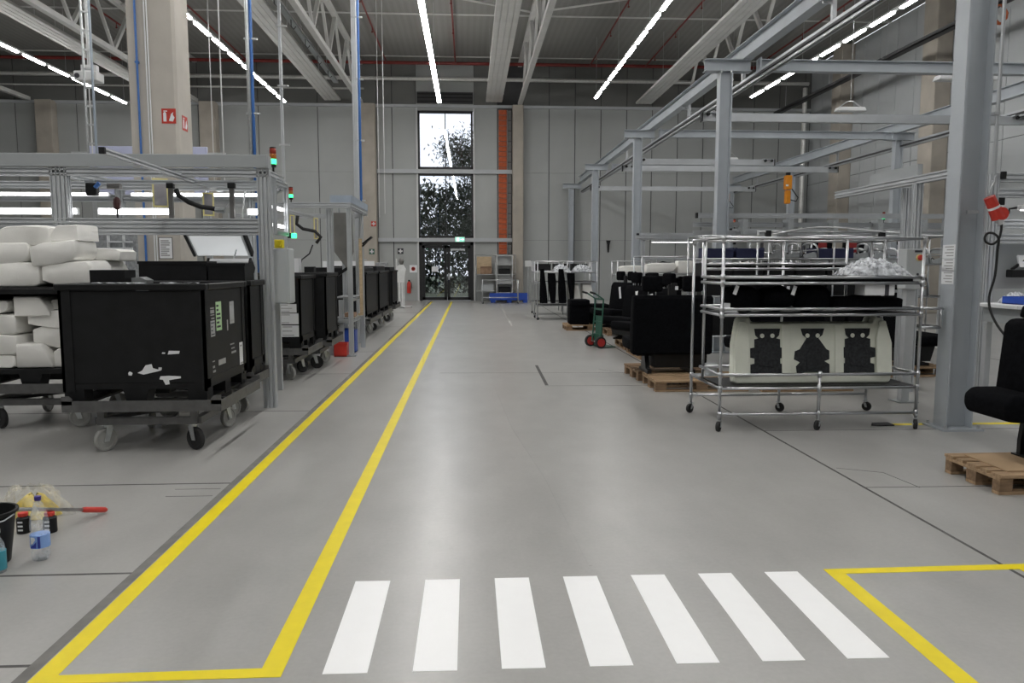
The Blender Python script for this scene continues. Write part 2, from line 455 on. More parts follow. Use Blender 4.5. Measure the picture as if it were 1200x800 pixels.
# orange brick strip and grey block strip beside the concrete column
bs = struct(B().box(1.33, 1.75, YF - .03, YF - .002, 2.1, 8.55).build('trim_6', 'pale_ink'))
me = B().box(0, .36, 0, .05, 0, .21).mesh(.008)
for i in range(28): link('brick', me, 'orange_brick', bs, (1.355, YF - .08, 2.12 + i * .23))
gs = struct(B().box(1.75, 1.94, YF - .03, YF - .002, 2.1, 8.55).build('trim_7', 'dark_grey'))
me = B().box(0, .15, 0, .04, 0, .42).mesh(.006)
for i in range(14): link('block', me, 'grey_block', gs, (1.77, YF - .07, 2.12 + i * .46))
# concrete columns standing against the far wall and along the right wall
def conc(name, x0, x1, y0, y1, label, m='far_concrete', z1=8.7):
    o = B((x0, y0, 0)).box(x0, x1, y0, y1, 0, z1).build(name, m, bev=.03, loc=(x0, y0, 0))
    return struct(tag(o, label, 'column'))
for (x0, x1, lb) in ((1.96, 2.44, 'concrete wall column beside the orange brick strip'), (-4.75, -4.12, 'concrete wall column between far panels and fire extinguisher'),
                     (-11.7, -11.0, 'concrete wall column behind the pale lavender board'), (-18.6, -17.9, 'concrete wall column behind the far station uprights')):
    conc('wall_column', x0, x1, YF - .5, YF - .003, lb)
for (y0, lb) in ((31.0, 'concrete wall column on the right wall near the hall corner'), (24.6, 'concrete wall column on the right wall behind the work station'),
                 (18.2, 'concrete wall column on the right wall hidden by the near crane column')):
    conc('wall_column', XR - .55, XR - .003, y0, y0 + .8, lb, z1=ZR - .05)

# ================================================================ WINDOWS AND DOORS
def window(name, x0, x1, z0, z1, mull, t=.09):
    w = struct(B((x0, YF, z0)).box(x0, x0 + t, YF - .05, YF + .15, z0, z1).box(x1 - t, x1, YF - .05, YF + .15, z0, z1)
               .box(x0, x1, YF - .05, YF + .15, z0, z0 + t).box(x0, x1, YF - .05, YF + .15, z1 - t, z1).build(name, 'window_black', loc=(x0, YF, z0)))
    ed = [x0 + t] + mull + [x1 - t]
    for m in mull: B((x0, YF, z0)).box(m - .02, m + .02, YF - .03, YF + .13, z0 + t, z1 - t).build('mullion', 'window_black', w)
    for a, c in zip(ed[:-1], ed[1:]):
        B((x0, YF, z0)).box(a, c, YF + .04, YF + .06, z0 + t, z1 - t).build('pane', 'window_glass', w)
    return w
window('window_1', -2.28, .19, 5.93, 8.48, [-1.05])
window('window_2', -2.30, .20, 2.86, 5.72, [-1.05])
d1 = struct(B((-2.2, YF, 0)).box(-2.28, -2.14, YF - .06, YF + .15, 0, 2.68).box(.06, .2, YF - .06, YF + .15, 0, 2.68).box(-2.28, .2, YF - .06, YF + .15, 2.52, 2.68).build('door_1', 'window_black', loc=(-2.2, YF, 0)))
for (a, c, hx) in ((-2.14, -1.02, None), (-1.0, .06, -.93)):
    lf = B((-2.2, YF, 0)).box(a, a + .12, YF - .03, YF + .08, .02, 2.5).box(c - .12, c, YF - .03, YF + .08, .02, 2.5).box(a, c, YF - .03, YF + .08, .02, .16).box(a, c, YF - .03, YF + .08, 2.38, 2.5).build('door_leaf', 'window_black', d1)
    B((-2.2, YF, 0)).box(a + .12, c - .12, YF + .02, YF + .04, .16, 2.38).build('pane', 'window_glass', lf)
    if hx:
        B((-2.2, YF, 0)).box(hx - .03, hx + .03, YF - .05, YF - .03, .95, 1.25).box(hx, hx + .2, YF - .10, YF - .07, 1.06, 1.09).build('door_handle', 'chrome', lf)
        B((-2.2, YF, 0)).box(-.85, -.2, YF - .10, YF - .03, 2.28, 2.36).build('door_closer', 'zinc', lf)
    else:
        B((-2.2, YF, 0)).box(-1.72, -1.42, YF + .008, YF + .018, 1.32, 1.55).build('notice_sheet', 'paper', lf)
# exit sign
ex = thing('exit_sign', 'lit green exit sign above the black glass doors', 'sign', (-.42, YF - .17, 2.66))
B().box(-.22, .22, -.06, .0, 0, .23).build('housing', 'white_paint', ex, bev=.008)
B().box(-.20, .20, -.066, -.06, .02, .21).build('face', 'exit_green', ex)
pic = B().box(-.15, -.03, -.069, -.066, .04, .19).box(.02, .14, -.069, -.066, .105, .125).prism([(.12, .07), (.18, .115), (.12, .16)], -.069, -.066, 'Y')
pic.build('pictogram', 'exit_white', ex)

# ================================================================ OUTSIDE: ground, trees
gr = struct(B().box(-40, 40, YF + .2, 120, -.3, -.05).build('ground_outside', 'grass'))
gp = struct(B().box(-8, 8, YF + .2, YF + 5, -.06, -.03).build('path_outside', 'gravel'))
def tree(label, x, y, h, cr, z0, n, seed, group=None, ls=.26):
    rnd = random.Random(seed)
    t = thing('tree', label, 'tree', (x, y, -.05), 0, group)
    tb = B(); tops = []
    tb.tube([(0, 0, 0), (.08, .05, h * .35), (-.05, 0, h * .7), (.05, .05, h * .92)], [.20, .15, .09, .02], 8)
    for i in range(14):
        a = rnd.uniform(0, 6.28); zz = rnd.uniform(z0 + .1, h * .85); L = cr * rnd.uniform(.5, 1)
        e = Vector((math.cos(a) * L, math.sin(a) * L, zz + L * rnd.uniform(.2, .7)))
        tb.tube([(0, 0, zz), tuple(e * .5 + Vector((0, 0, zz * .5 - .05))), tuple(e)], [.06, .035, .012], 5); tops.append(e)
    tb.build('trunk', 'bark', t, smooth=True)
    lb = B()
    cl = [(e, cr * rnd.uniform(.35, .55)) for e in tops] + [(Vector((rnd.gauss(0, cr * .3), rnd.gauss(0, cr * .3), rnd.uniform(z0, h * .95))), cr * rnd.uniform(.3, .55)) for _ in range(10)]
    for i in range(n):
        c, r = rnd.choice(cl)
        p = c + Vector((rnd.gauss(0, 1), rnd.gauss(0, 1), rnd.gauss(0, .8))) * r * .55
        if p.z < .2: p.z = rnd.uniform(.1, .6)
        M = Matrix.Rotation(rnd.uniform(0, 6.28), 3, 'Z') @ Matrix.Rotation(rnd.uniform(-1.2, 1.2), 3, 'X')
        L = ls * rnd.uniform(.6, 1.2); w = L * .38
        lb.add([p + M @ Vector(q) for q in ((0, 0, 0), (w * .5, L * .45, .02), (0, L, -.02), (-w * .5, L * .45, .02))], [(0, 1, 2, 3)])
    f = lb.build('foliage', 'leaf', t, fix=False); f['kind'] = 'stuff'
    return t
tree('tall broad leafy tree beyond the tall window, right of its mullion', 0.72, 39.4, 7.95, 2.1, 2.0, 11000, 3, None, .2)
fw = thing('background_hedge', 'tall dark hedge outside closing the view behind the trees', 'hedge', (0, 46, -.05))
hb = B(); rnd = random.Random(9)
for i in range(22000):
    p = Vector((rnd.uniform(-9, 9), rnd.uniform(-.5, .8), rnd.uniform(0, 1) ** .9 * 6.3 + rnd.gauss(0, .25)))
    M = Matrix.Rotation(rnd.uniform(0, 6.28), 3, 'Z') @ Matrix.Rotation(rnd.uniform(-1.2, 1.2), 3, 'X'); L = .38 * rnd.uniform(.6, 1.2); w = L * .5
    hb.add([p + M @ Vector(q) for q in ((0, 0, 0), (w * .5, L * .45, .02), (0, L, -.02), (-w * .5, L * .45, .02))], [(0, 1, 2, 3)])
f = hb.build('foliage', 'leaf', fw, fix=False); f['kind'] = 'stuff'
hs = B()
for i in range(19): hs.cyl((-9 + i, 0, 0), (-9 + i + rnd.uniform(-.2, .2), rnd.uniform(-.2, .2), 3.8), .06, 6, .02)
hs.build('stem', 'bark', fw)
# ================================================================ ROOF TRUSSES
def truss(x, label):
    t = thing('roof_truss', label, 'truss', (x, -8, 8.7), 0, 'roof trusses')
    L = 42.85
    B().box(-.09, .09, 0, L, 0, .16).build('bottom_chord', 'truss_paint', t)
    B().box(-.09, .09, 0, L, 1.70, 1.86).build('top_chord', 'truss_paint', t)
    pitch = 2.7; n = int(L / pitch)
    md = B().bar((0, 0, .12), (0, pitch / 2, 1.74), .12, .12, (1, 0, 0)).mesh()
    mu = B().bar((0, pitch / 2, 1.74), (0, pitch, .12), .09, .09, (1, 0, 0)).mesh()
    for i in range(n):
        link('diagonal', md, 'truss_paint', t, (0, i * pitch, 0)); link('strut', mu, 'truss_paint', t, (0, i * pitch, 0))
    return t
truss(2.30, 'pale steel roof truss ending over the concrete column by the orange strip')
truss(-4.75, 'pale steel roof truss over the large concrete column with fire signs')
truss(9.35, 'pale steel roof truss above the crane bridges')
truss(-11.9, 'pale steel roof truss over the lavender board')
truss(-19.0, 'pale steel roof truss farthest from the crane')
# ---- ceiling radiant panels with ribbed undersides
def radiant(x, label):
    t = thing('radiant_panel', label, 'heating panel', (x, -8, 8.78), 0, 'ribbed ceiling heating panels')
    L = 42.6
    B().box(-.36, .36, 0, L, .05, .11).build('tray', 'truss_paint', t)
    me = B().prism([(-.085, .05), (-.078, .028), (.078, .028), (.085, .05)], 0, L, 'Y').mesh()
    for i in range(4): link('rib', me, 'truss_paint', t, (-.27 + i * .18, 0, 0))
    hm = B().cyl((-.3, 0, .1), (-.3, 0, 1.8), .006, 6).cyl((.3, 0, .1), (.3, 0, 1.8), .006, 6).mesh()
    for i in range(8): link('hanger', hm, 'zinc', t, (0, 3 + i * 5, 0))
    cm = B().box(-.37, .37, -.02, .02, .024, .115).mesh()
    for i in range(7): link('joint_cover', cm, 'truss_paint', t, (0, 5 + i * 6, 0))
    return t
radiant(1.13, 'ribbed white ceiling heating panel beside the truss over the far doors')
radiant(-5.95, 'ribbed white ceiling heating panel beside the concrete column')
radiant(7.85, 'ribbed white ceiling heating panel over the crane runway')
radiant(-13.0, 'ribbed white ceiling heating panel over the left wall side')
# ---- continuous light lines: housing + separate tubes
def light_line(x, y1, label, seg=1.5, gap=.05, w=.11, z=8.2):
    t = thing('ceiling_light_line', label, 'ceiling light', (x, -8, z), 0, 'ceiling light lines')
    L = y1 + 8
    B().box(-.055, .055, 0, L, .05, .11).build('housing', 'offwhite_paint', t)
    n = int(L / seg)
    me = B().prism([(-w / 2, .05), (-w / 2, .015), (-w / 4, 0), (w / 4, 0), (w / 2, .015), (w / 2, .05)], gap / 2, seg - gap / 2, 'Y').mesh()
    for i in range(n): link('tube', me, 'tube_light', t, (0, L - (i + 1) * seg, 0))
    hm = B().cyl((0, 0, .1), (0, 0, 2.35), .006, 6).mesh()
    for i in range(int(L / 4.5) + 1): link('hanger', hm, 'zinc', t, (0, max(.1, L - .3 - i * 4.5), 0))
light_line(-1.18, 31.9, 'unbroken line of ceiling lights over the walkway', gap=.004, w=.15)
light_line(5.06, 31.0, 'line of separate ceiling lights above the crane runway', gap=.40)
light_line(11.2, 30.5, 'line of separate ceiling lights toward the right wall', gap=.40)
light_line(-7.48, 32.4, 'line of ceiling lights just behind the large concrete column', gap=.40)
light_line(-14.05, 33.0, 'line of ceiling lights farthest from the crane', gap=.40)
# ---- sprinkler pipes
def pipe(name, label, cat, m, pts, r, group=None, kids=()):
    o = B(pts[0]).tube(pts, r, 8).build(name, m, loc=pts[0], smooth=False)
    autosmooth(o); tag(o, label, cat, group)
    for k in kids: k(o)
    return o
pipe('sprinkler_main', 'red sprinkler main pipe crossing below the roof near the far wall', 'pipe', 'red_pipe', [(-26, 34.0, 10.30), (15.4, 34.0, 10.30)], .07)
for (x, lb) in ((-3.5, 'red sprinkler branch pipe left of the walkway lights'), (-.55, 'red sprinkler branch pipe between the walkway lights and heating panel'), (5.3, 'red sprinkler branch pipe beside the lights above the crane runway'),
                (7.75, 'red sprinkler branch pipe right above the heating panel near the crane'), (-12.6, 'red sprinkler branch pipe near the truss over the lavender board'), (-9.4, 'red sprinkler branch pipe between two light lines left of the column'), (12.6, 'red sprinkler branch pipe nearest the right wall')):
    o = pipe('sprinkler_branch', lb, 'pipe', 'red_pipe', [(x, -6, 10.28), (x, 34.0, 10.28)], .032, 'red sprinkler branch pipes')
    hm = B().cyl((0, 0, 0), (0, 0, -.14), .012, 6).lathe([(.035, -.15), (.045, -.17), (.01, -.19)], n=8).mesh()
    for i in range(12): link('sprinkler_head', hm, 'red_pipe', o, (0, 3 + i * 3.2, -.02))
pipe('sprinkler_link', 'short red sprinkler pipe bridging two branch pipes above the walkway lights', 'pipe', 'red_pipe', [(-3.5, 24.6, 10.12), (-.55, 24.6, 10.12), (-.55, 24.6, 10.28)], .03)
o = pipe('silver_pipe', 'silver insulated pipe running across under the roof near the far wall', 'pipe', 'silver_pipe', [(-26, 34.6, 9.78), (15.4, 34.6, 9.78)], .085)
pipe('grey_pipe', 'thin grey pipe running under the silver pipe along the far wall', 'pipe', 'silver_pipe', [(-26, 34.7, 9.35), (-4.6, 34.7, 9.35)], .04)
pipe('downpipe', 'silver downpipe in the corner of far and right walls', 'pipe', 'silver_pipe', [(15.25, 34.6, 9.6), (15.25, 34.6, 0.02)], .11)
# roof bracing rods
for (a, c, lb) in (((-4.7, 24.2, 10.45), (2.2, 27.6, 10.45), 'thin roof bracing rod rising toward the truss by the doors'), ((-4.7, 24.4, 10.36), (2.2, 21.2, 10.36), 'thin roof bracing rod crossing toward the crane side'),
                   ((2.4, 27.6, 10.45), (9.2, 24.2, 10.45), 'thin roof bracing rod between the crane side trusses'), ((-11.8, 27.6, 10.45), (-4.8, 24.2, 10.45), 'thin roof bracing rod above the concrete column')):
    pipe('bracing_rod', lb, 'rod', 'truss_paint', [a, c], .035)
# hanging conduit rack below the left radiant panel
o = thing('cable_tray', 'cable tray with hooks under the roof beside the ribbed panel', 'cable tray', (-5.35, 2, 8.95))
B().box(-.10, .10, 0, 30, 0, .012).box(-.10, -.085, 0, 30, 0, .08).box(.085, .10, 0, 30, 0, .08).build('tray', 'zinc', o)
hk = B().tube([(0, 0, 0), (0, 0, -.2), (.08, 0, -.28), (.14, 0, -.2)], .016, 6).mesh()
for i in range(12): link('hook', hk, 'dark_grey', o, (.04, 6 + i * 2, 0))
hm = B().cyl((0, 0, .01), (0, 0, 1.62), .007, 6).mesh()
for i in range(7): link('hanger', hm, 'zinc', o, (0, 1 + i * 4.5, 0))
# ---- extra materials
mat('sheet_grey', (0.30, 0.29, 0.31), 0.6, 0.0, 0.12, 12)
mat('tool_grey', (0.17, 0.165, 0.16), 0.45, 0.5)
mat('motor_red', (0.06, 0.018, 0.018), 0.4)
mat('board_grey', (0.30, 0.31, 0.32), 0.5, 0.0, 0.25, 30)
mat('paper_grey', (0.42, 0.43, 0.44), 0.8)
mat('chute_grey', (0.22, 0.215, 0.205), 0.5, 0.3, 0.12, 4)
mat('cloth_yellow', (0.78, 0.60, 0.12), 0.8, 0.0, 0.3, 14)
# ================================================================ shared builders for the shop floor
def profile_poly(w, h, pitch=.045, slot=.016, deep=.022):
    """outline of a slotted aluminium profile, w by h"""
    pts = []
    def side(L, p, d, nrm):
        k = max(1, round(L / pitch)); out = []
        for i in range(k):
            c = (i + .5) * L / k
            for (t, q) in ((c - slot / 2, 0), (c - slot / 2, deep), (c + slot / 2, deep), (c + slot / 2, 0)):
                out.append((p[0] + d[0] * t + nrm[0] * q, p[1] + d[1] * t + nrm[1] * q))
        return out
    a, b = w / 2, h / 2
    for (L, p, d, n_) in ((w, (-a, -b), (1, 0), (0, 1)), (h, (a, -b), (0, 1), (-1, 0)), (w, (a, b), (-1, 0), (0, -1)), (h, (-a, b), (0, -1), (1, 0))):
        pts.append(p); pts += side(L, p, d, n_)
    return pts
def prof(b, p, q, w, h, up=(0, 0, 1)):
    """slotted profile bar from p to q; h is the size along up"""
    p = Vector(p); q = Vector(q); d = (q - p).normalized(); u = Vector(up)
    if abs(d.dot(u)) > .98: u = Vector((0, 1, 0))
    a = d.cross(u).normalized(); c = a.cross(d)
    po = profile_poly(w, h); k = len(po)
    vs = [e + a * x + c * y for e in (p, q) for (x, y) in po]
    fs = [tuple(range(k)), tuple(range(2 * k - 1, k - 1, -1))] + [(i, i + k, (i + 1) % k + k, (i + 1) % k) for i in range(k)]
    return b.add(vs, fs)
def profile_part(name, parent, o, p, q, w, h, up=(0, 0, 1), m='alu'):
    return prof(B(o), p, q, w, h, up).build(name, m, parent)

def caster(parent, x, y, rad, ang, wheel_m, h=None, fork_m='zinc', w=.042):
    """swivel caster: fork (part) with wheel (sub-part), local to the parent's origin"""
    h = h or rad * 2.3; b = B()
    off = rad * .30; cs, sn = math.cos(ang), math.sin(ang)
    def T(px, py, pz): return (x + cs * px - sn * py, y + sn * px + cs * py, pz)
    def Bx(b, x0, x1, y0, y1, z0, z1): b.add([T(px, py, pz) for px in (x0, x1) for py in (y0, y1) for pz in (z0, z1)], [(0, 1, 3, 2), (4, 6, 7, 5), (0, 4, 5, 1), (2, 3, 7, 6), (0, 2, 6, 4), (1, 5, 7, 3)])
    Bx(b, -rad * .5, rad * .5, -rad * .42, rad * .42, h - .008, h)
    b.cyl(T(0, 0, h - .03), T(0, 0, h - .006), rad * .34, 10)
    for s in (-1, 1):
        yy = s * (w / 2 + .006)
        po = [(-rad * .30, h - .028), (rad * .30, h - .028), (off + rad * .22, rad * .85), (off - rad * .18, rad * .85)]
        vs = [T(px, yy + d, pz) for d in (-.003, .003) for (px, pz) in po]
        b.add(vs, [(0, 1, 2, 3), (7, 6, 5, 4), (0, 4, 5, 1), (1, 5, 6, 2), (2, 6, 7, 3), (3, 7, 4, 0)])
    b.cyl(T(off, -w / 2 - .012, rad), T(off, w / 2 + .012, rad), rad * .12, 8)
    f = b.build('caster', fork_m, parent)
    wb = B(); prof_ = [(rad * .28, -.5), (rad * .30, -.36), (rad * .72, -.34), (rad * .78, -.5), (rad * .93, -.5), (rad, -.3), (rad, .3), (rad * .93, .5), (rad * .78, .5), (rad * .72, .34), (rad * .30, .36), (rad * .28, .5)]
    vs = []; fs = []; n = 18; k = len(prof_)
    for (r, t) in prof_:
        for j in range(n):
            a = 2 * math.pi * j / n; vs.append(T(off + r * math.cos(a), t * w, rad + r * math.sin(a)))
    for i in range(k - 1):
        for j in range(n): fs.append((i * n + j, i * n + (j + 1) % n, (i + 1) * n + (j + 1) % n, (i + 1) * n + j))
    fs.append(tuple(reversed(range(n)))); fs.append(tuple((k - 1) * n + j for j in range(n)))
    wb.add(vs, fs); o = wb.build('wheel', wheel_m, f); autosmooth(o, 35)
    return f

# ---- steel dolly for a bulk container; origin on the floor at its middle
def make_dolly(label, loc, W=1.30, D=1.22, angs=(0, 1, 2, 3), whe=('grey_wheel', 'black_rubber', 'grey_wheel', 'grey_wheel'), group='steel container dollies'):
    t = thing('container_dolly', label, 'dolly', loc, 0, group)
    a, d, zt = W / 2, D / 2, .425
    for s in (-1, 1):
        B().box(-a, a, s * d - .03 * s, s * d, zt - .06, zt).box(-a, a, s * d - .008 * s, s * d, zt, zt + .035).build('top_rail', 'dolly_grey', t)
        B().box(s * a - .03 * s, s * a, -d + .03, d - .03, zt - .06, zt).box(s * a - .008 * s, s * a, -d, d, zt, zt + .035).build('top_rail', 'dolly_grey', t)
    lw, ld = a - .24, d - .12
    for s in (-1, 1):
        B().box(-lw, lw, s * ld - .03, s * ld + .03, .235, .295).build('lower_rail', 'dolly_grey', t)
        B().box(s * lw - .03, s * lw + .03, -ld, ld, .235, .295).build('lower_rail', 'dolly_grey', t)
        for q in (-1, 1):
            B().box(s * (lw - .03) - .03, s * (lw - .03) + .03, q * (ld - .0) - .025, q * ld + .025, .295, zt - .05).build('post', 'dolly_grey', t)
            B().prism([(s * a, zt), (s * (a - .085), zt), (s * (a - .085), zt + .05), (s * (a - .06), zt + .075), (s * a, zt + .075)], q * d, q * (d - .012), 'Y').build('corner_stop', 'dolly_grey', t)
    B().bar((-lw, -ld, .28), (lw, ld, .28), .04, .03).build('cross_brace', 'black_metal', t)
    i = 0
    for q in (-1, 1):
        for s in (-1, 1):
            caster(t, s * (lw - .06), q * (ld - .04), .10, angs[i], whe[i], .235); i += 1
    return t

# ---- big black folding container; origin at the middle of its base
def make_container(label, loc, W=1.20, D=1.15, H=1.02, rotz=0, group='black bulk containers', open_front=False, lid=False, sides=True):
    t = thing('bulk_container', label, 'container', loc, rotz, group)
    a, d, th = W / 2, D / 2, .035
    zb = .17
    B().box(-a, a, -d, d, .12, zb).build('base', 'black_plastic', t)
    for (s, x0, x1, y0, y1) in (('l', -a, -a + th, -d, d), ('r', a - th, a, -d, d), ('b', -a + th, a - th, d - th, d), ('f', -a + th, a - th, -d, -d + th)):
        if s == 'f' and open_front: continue
        B().box(x0, x1, y0, y1, zb, H - .06).build('side_wall', 'black_plastic', t, bev=.004, seg=1)
    e = .008
    for sx in (-1, 1):
        for sy in (-1, 1):
            x0, y0 = sx * (a + e), sy * (d + e)
            b = B().box(x0, x0 - sx * (.10 if not open_front else .03), y0, y0 - sy * .025, .10, H - .05).box(x0, x0 - sx * .025, y0, y0 - sy * .10, .10, H - .05)
            b.build('corner_post', 'black_plastic', t)
    # rim
    r = .03
    for (x0, x1, y0, y1) in ((-a - r, a + r, -d - r, -d + .05), (-a - r, a + r, d - .05, d + r), (-a - r, -a + .05, -d + .05, d - .05), (a - .05, a + r, -d + .05, d - .05)):
        B().box(x0, x1, y0, y1, H - .055, H).build('rim', 'black_plastic', t, bev=.008, seg=1)
    if lid: B().box(-a, a, -d, d, H - .045, H + .012).build('lid', 'black_plastic', t, bev=.006, seg=1)
    # feet: blocks and runners with fork pockets between
    for x in (-a + .08, 0, a - .08):
        for y in (-d + .08, 0, d - .08):
            B().prism([(x - .08, 0), (x + .08, 0), (x + .11 if abs(x) < .1 else x + .08, .12), (x - .11 if abs(x) < .1 else x - .08, .12)], y - .08, y + .08, 'Y').build('foot', 'black_plastic', t)
    for x in (-a + .08, a - .08): B().box(x - .07, x + .07, -d, d, -.0, .022).build('runner', 'black_plastic', t)
    # base skirt along the aisle sides, with notches
    for sx in (-1, 1):
        b = B()
        b.box(sx * a, sx * (a + e), -d, d, .12, .20)
        b.build('skirt', 'black_plastic', t)
    return t
def sticker(parent, m, x, y, z, wy, hz, face=1, name='sticker', ink=True, rows=4, axis='X', inkm='ink'):
    """flat paper stuck on a side facing +X (axis X) or -Y (axis Y)"""
    if axis == 'X': o = B().box(x, x + .0015 * face, y - wy / 2, y + wy / 2, z - hz / 2, z + hz / 2).build(name, m, parent)
    else: o = B().box(x - wy / 2, x + wy / 2, y - .0015, y, z - hz / 2, z + hz / 2).build(name, m, parent)
    if ink:
        rnd = random.Random(int((x + y * 3 + z * 7) * 1000))
        for i in range(rows):
            zz = z + hz * (.36 - .72 * i / max(1, rows - 1)); L = wy * rnd.uniform(.35, .8); s0 = -wy * .4
            if axis == 'X': B().box(x + .0015 * face, x + .0022 * face, y + s0, y + s0 + L, zz - hz * .035, zz + hz * .035).build('print_line', inkm, o)
            else: B().box(x + s0, x + s0 + L, y - .0022, y - .0015, zz - hz * .035, zz + hz * .035).build('print_line', inkm, o)
    return o

# ================================================================ LARGE CONCRETE COLUMN with signs, pipes and paper
cc = struct(tag(B((-4.72, 12.3, 0)).prism([(-5.07, 12.0), (-4.42, 12.0), (-4.38, 12.04), (-4.38, 12.58), (-5.07, 12.58)], 0, 8.7, 'Z').build('concrete_column', 'concrete', loc=(-4.72, 12.3, 0)),
     'large concrete column behind the first station, with fire signs', 'column'))
def fire_sign(label, loc, rotz):
    s = thing('fire_sign', label, 'sign', loc, rotz, 'red fire extinguisher signs')
    B().box(-.105, .105, -.004, 0, -.11, .11).build('plate', 'red_sign', s)
    b = B().prism([(-.08, -.08), (-.035, -.08), (-.035, .04), (-.05, .06), (-.065, .06), (-.08, .04)], -.006, -.004, 'Y').box(-.075, -.02, -.006, -.004, .065, .08)
    b.prism([(.0, -.07), (.06, -.08), (.085, -.02), (.06, .02), (.07, .06), (.035, .03), (.02, -.02)], -.006, -.004, 'Y')
    b.build('pictogram', 'paper', s)
fire_sign('red fire extinguisher sign on the front of the concrete column', (-4.51, 11.999, 3.84), 0)
fire_sign('red fire extinguisher sign on the aisle side of the concrete column', (-4.379, 12.28, 3.78), R(90))
tag(B((-4.93, 11.97, 0)).cyl((-4.93, 11.97, .05), (-4.93, 11.97, 8.6), .017, 8).box(-4.955, -4.905, 11.95, 12.0, 4.6, 4.63).box(-4.955, -4.905, 11.95, 12.0, 6.0, 6.03).build('compressed_air_pipe', 'blue_pipe', loc=(-4.93, 11.97, 0)), 'blue compressed air pipe clipped to the concrete column', 'pipe')
tag(B((-4.78, 11.98, 0)).cyl((-4.80, 11.98, .05), (-4.80, 11.98, 8.6), .011, 8).cyl((-4.765, 11.98, .05), (-4.765, 11.98, 8.6), .011, 8).build('conduit_pair', 'white_paint', loc=(-4.78, 11.98, 0)), 'pair of thin white conduits running up the concrete column', 'conduit')
pp = thing('notice_sheet', 'framed white notice sheet on the concrete column', 'notice', (-4.64, 11.999, 1.70))
B().box(-.105, .105, -.004, 0, 0, .33).build('frame', 'dark_grey', pp)
sticker(pp, 'paper', 0, -.004, .165, .19, .31, rows=8, axis='Y', name='sheet', inkm='pale_ink')

# ---- vertical risers
def riser(label, x, y, z0, z1, pipes, group='media risers'):
    t = thing('media_riser', label, 'riser', (x, y, z0), 0, group)
    for (dx, r, m, nm) in pipes:
        if nm == 'profile': profile_part('profile', t, (0, 0, 0), (dx, 0, 0), (dx, 0, z1 - z0), r, r)
        else: B().cyl((dx, -.03, .02), (dx, -.03, z1 - z0), r, 10).build(nm, m, t, smooth=True)
    for k in range(int((z1 - z0) / 1.2)):
        B().box(-.09, .13, -.05, .0, .5 + k * 1.2, .53 + k * 1.2).build('clamp', 'zinc', t)
    return t
riser('tall aluminium riser with blue air pipe standing at second station', -2.235, 15.86, 0, 10.4, [(-.05, .09, 'alu', 'profile'), (.045, .026, 'blue_pipe', 'air_pipe'), (.0, .018, 'white_paint', 'conduit')])
riser('plain grey riser dropping from the roof behind the red stack light', -3.87, 16.5, 0, 8.7, [(-.02, .055, 'alu', 'profile')])
riser('riser with blue air pipe dropping from the roof beside the concrete column', -3.6, 13.2, 0, 10.4, [(-.03, .035, 'zinc', 'conduit'), (.025, .026, 'blue_pipe', 'air_pipe')])
lad = thing('cable_ladder', 'narrow cable ladder hanging from the roof beside a small lamp', 'cable ladder', (-5.62, 11.9, 2.66))
B().box(-.06, -.04, -.02, .02, 0, 6.0).build('rail', 'zinc', lad); B().box(.06, .08, -.02, .02, 0, 6.0).build('rail', 'blue_steel', lad)
me = B().box(-.05, .07, -.012, .012, 0, .025).mesh()
for i in range(22): link('rung', me, 'zinc', lad, (0, 0, .2 + i * .27))
# fine hanging cables
for i, (x, y, z0, lb) in enumerate(((-3.0, 26, 3.2, 'thin hanging cable nearest the tall aluminium riser'), (-2.6, 24, 3.2, 'thin hanging cable above the row of far containers'), (-7.1, 22, 3.8, 'thin hanging cable behind the red stack light'),
                                    (-6.6, 14, 2.9, 'thin hanging chain left of the concrete column'), (-8.6, 14.5, 2.9, 'thin hanging wire far left of the concrete column'), (-4.0, 12.9, 2.9, 'thin hanging chain right of the concrete column'))):
    tag(B((x, y, z0)).cyl((x, y, z0), (x, y, 10.5), .011, 6).build('hanging_cable', 'offwhite_paint', loc=(x, y, z0)), lb, 'cable', 'thin hanging cables')
# small white wall lamp / projector by the ladder, lavender board
pj = thing('projector', 'small white projector hanging by the cable ladder', 'projector', (-6.1, 13, 4.55))
B().box(-.20, .16, -.14, .14, 0, .15).build('body', 'white_paint', pj, bev=.02); B().box(-.12, .12, -.05, .05, .15, .26).build('mount', 'white_paint', pj); B().cyl((-.14, -.15, .07), (-.14, -.135, .07), .04, 12).build('lens', 'ink', pj); B().cyl((0, 0, .26), (0, 0, 4.2), .02, 8).build('drop_pole', 'zinc', pj)
bd = thing('display_board', 'pale lavender display board on posts behind the concrete column', 'board', (-8.05, 20, 0))
B().box(-1.45, 1.45, -.03, .03, 3.25, 4.58).build('panel', 'lavender_board', bd, bev=.01, seg=1)
for x in (-1.4, 1.4): B().box(x - .04, x + .04, -.02, .04, 0, 4.5).build('post', 'zinc', bd)
B().box(-1.9, 1.9, -.02, .02, 4.40, 4.44).build('cross_bar', 'zinc', bd)

# ================================================================ STATION 1 (aluminium profile frame)
S1 = (-2.26, 8.6, 0)
st = thing('assembly_station', 'long aluminium profile assembly station behind the foam stack and black containers', 'work station', S1, 0)
def sp(n_, p, q, w, h, up=(0, 0, 1), par=st): return profile_part(n_, par, S1, p, q, w, h, up)
XLs = -7.2
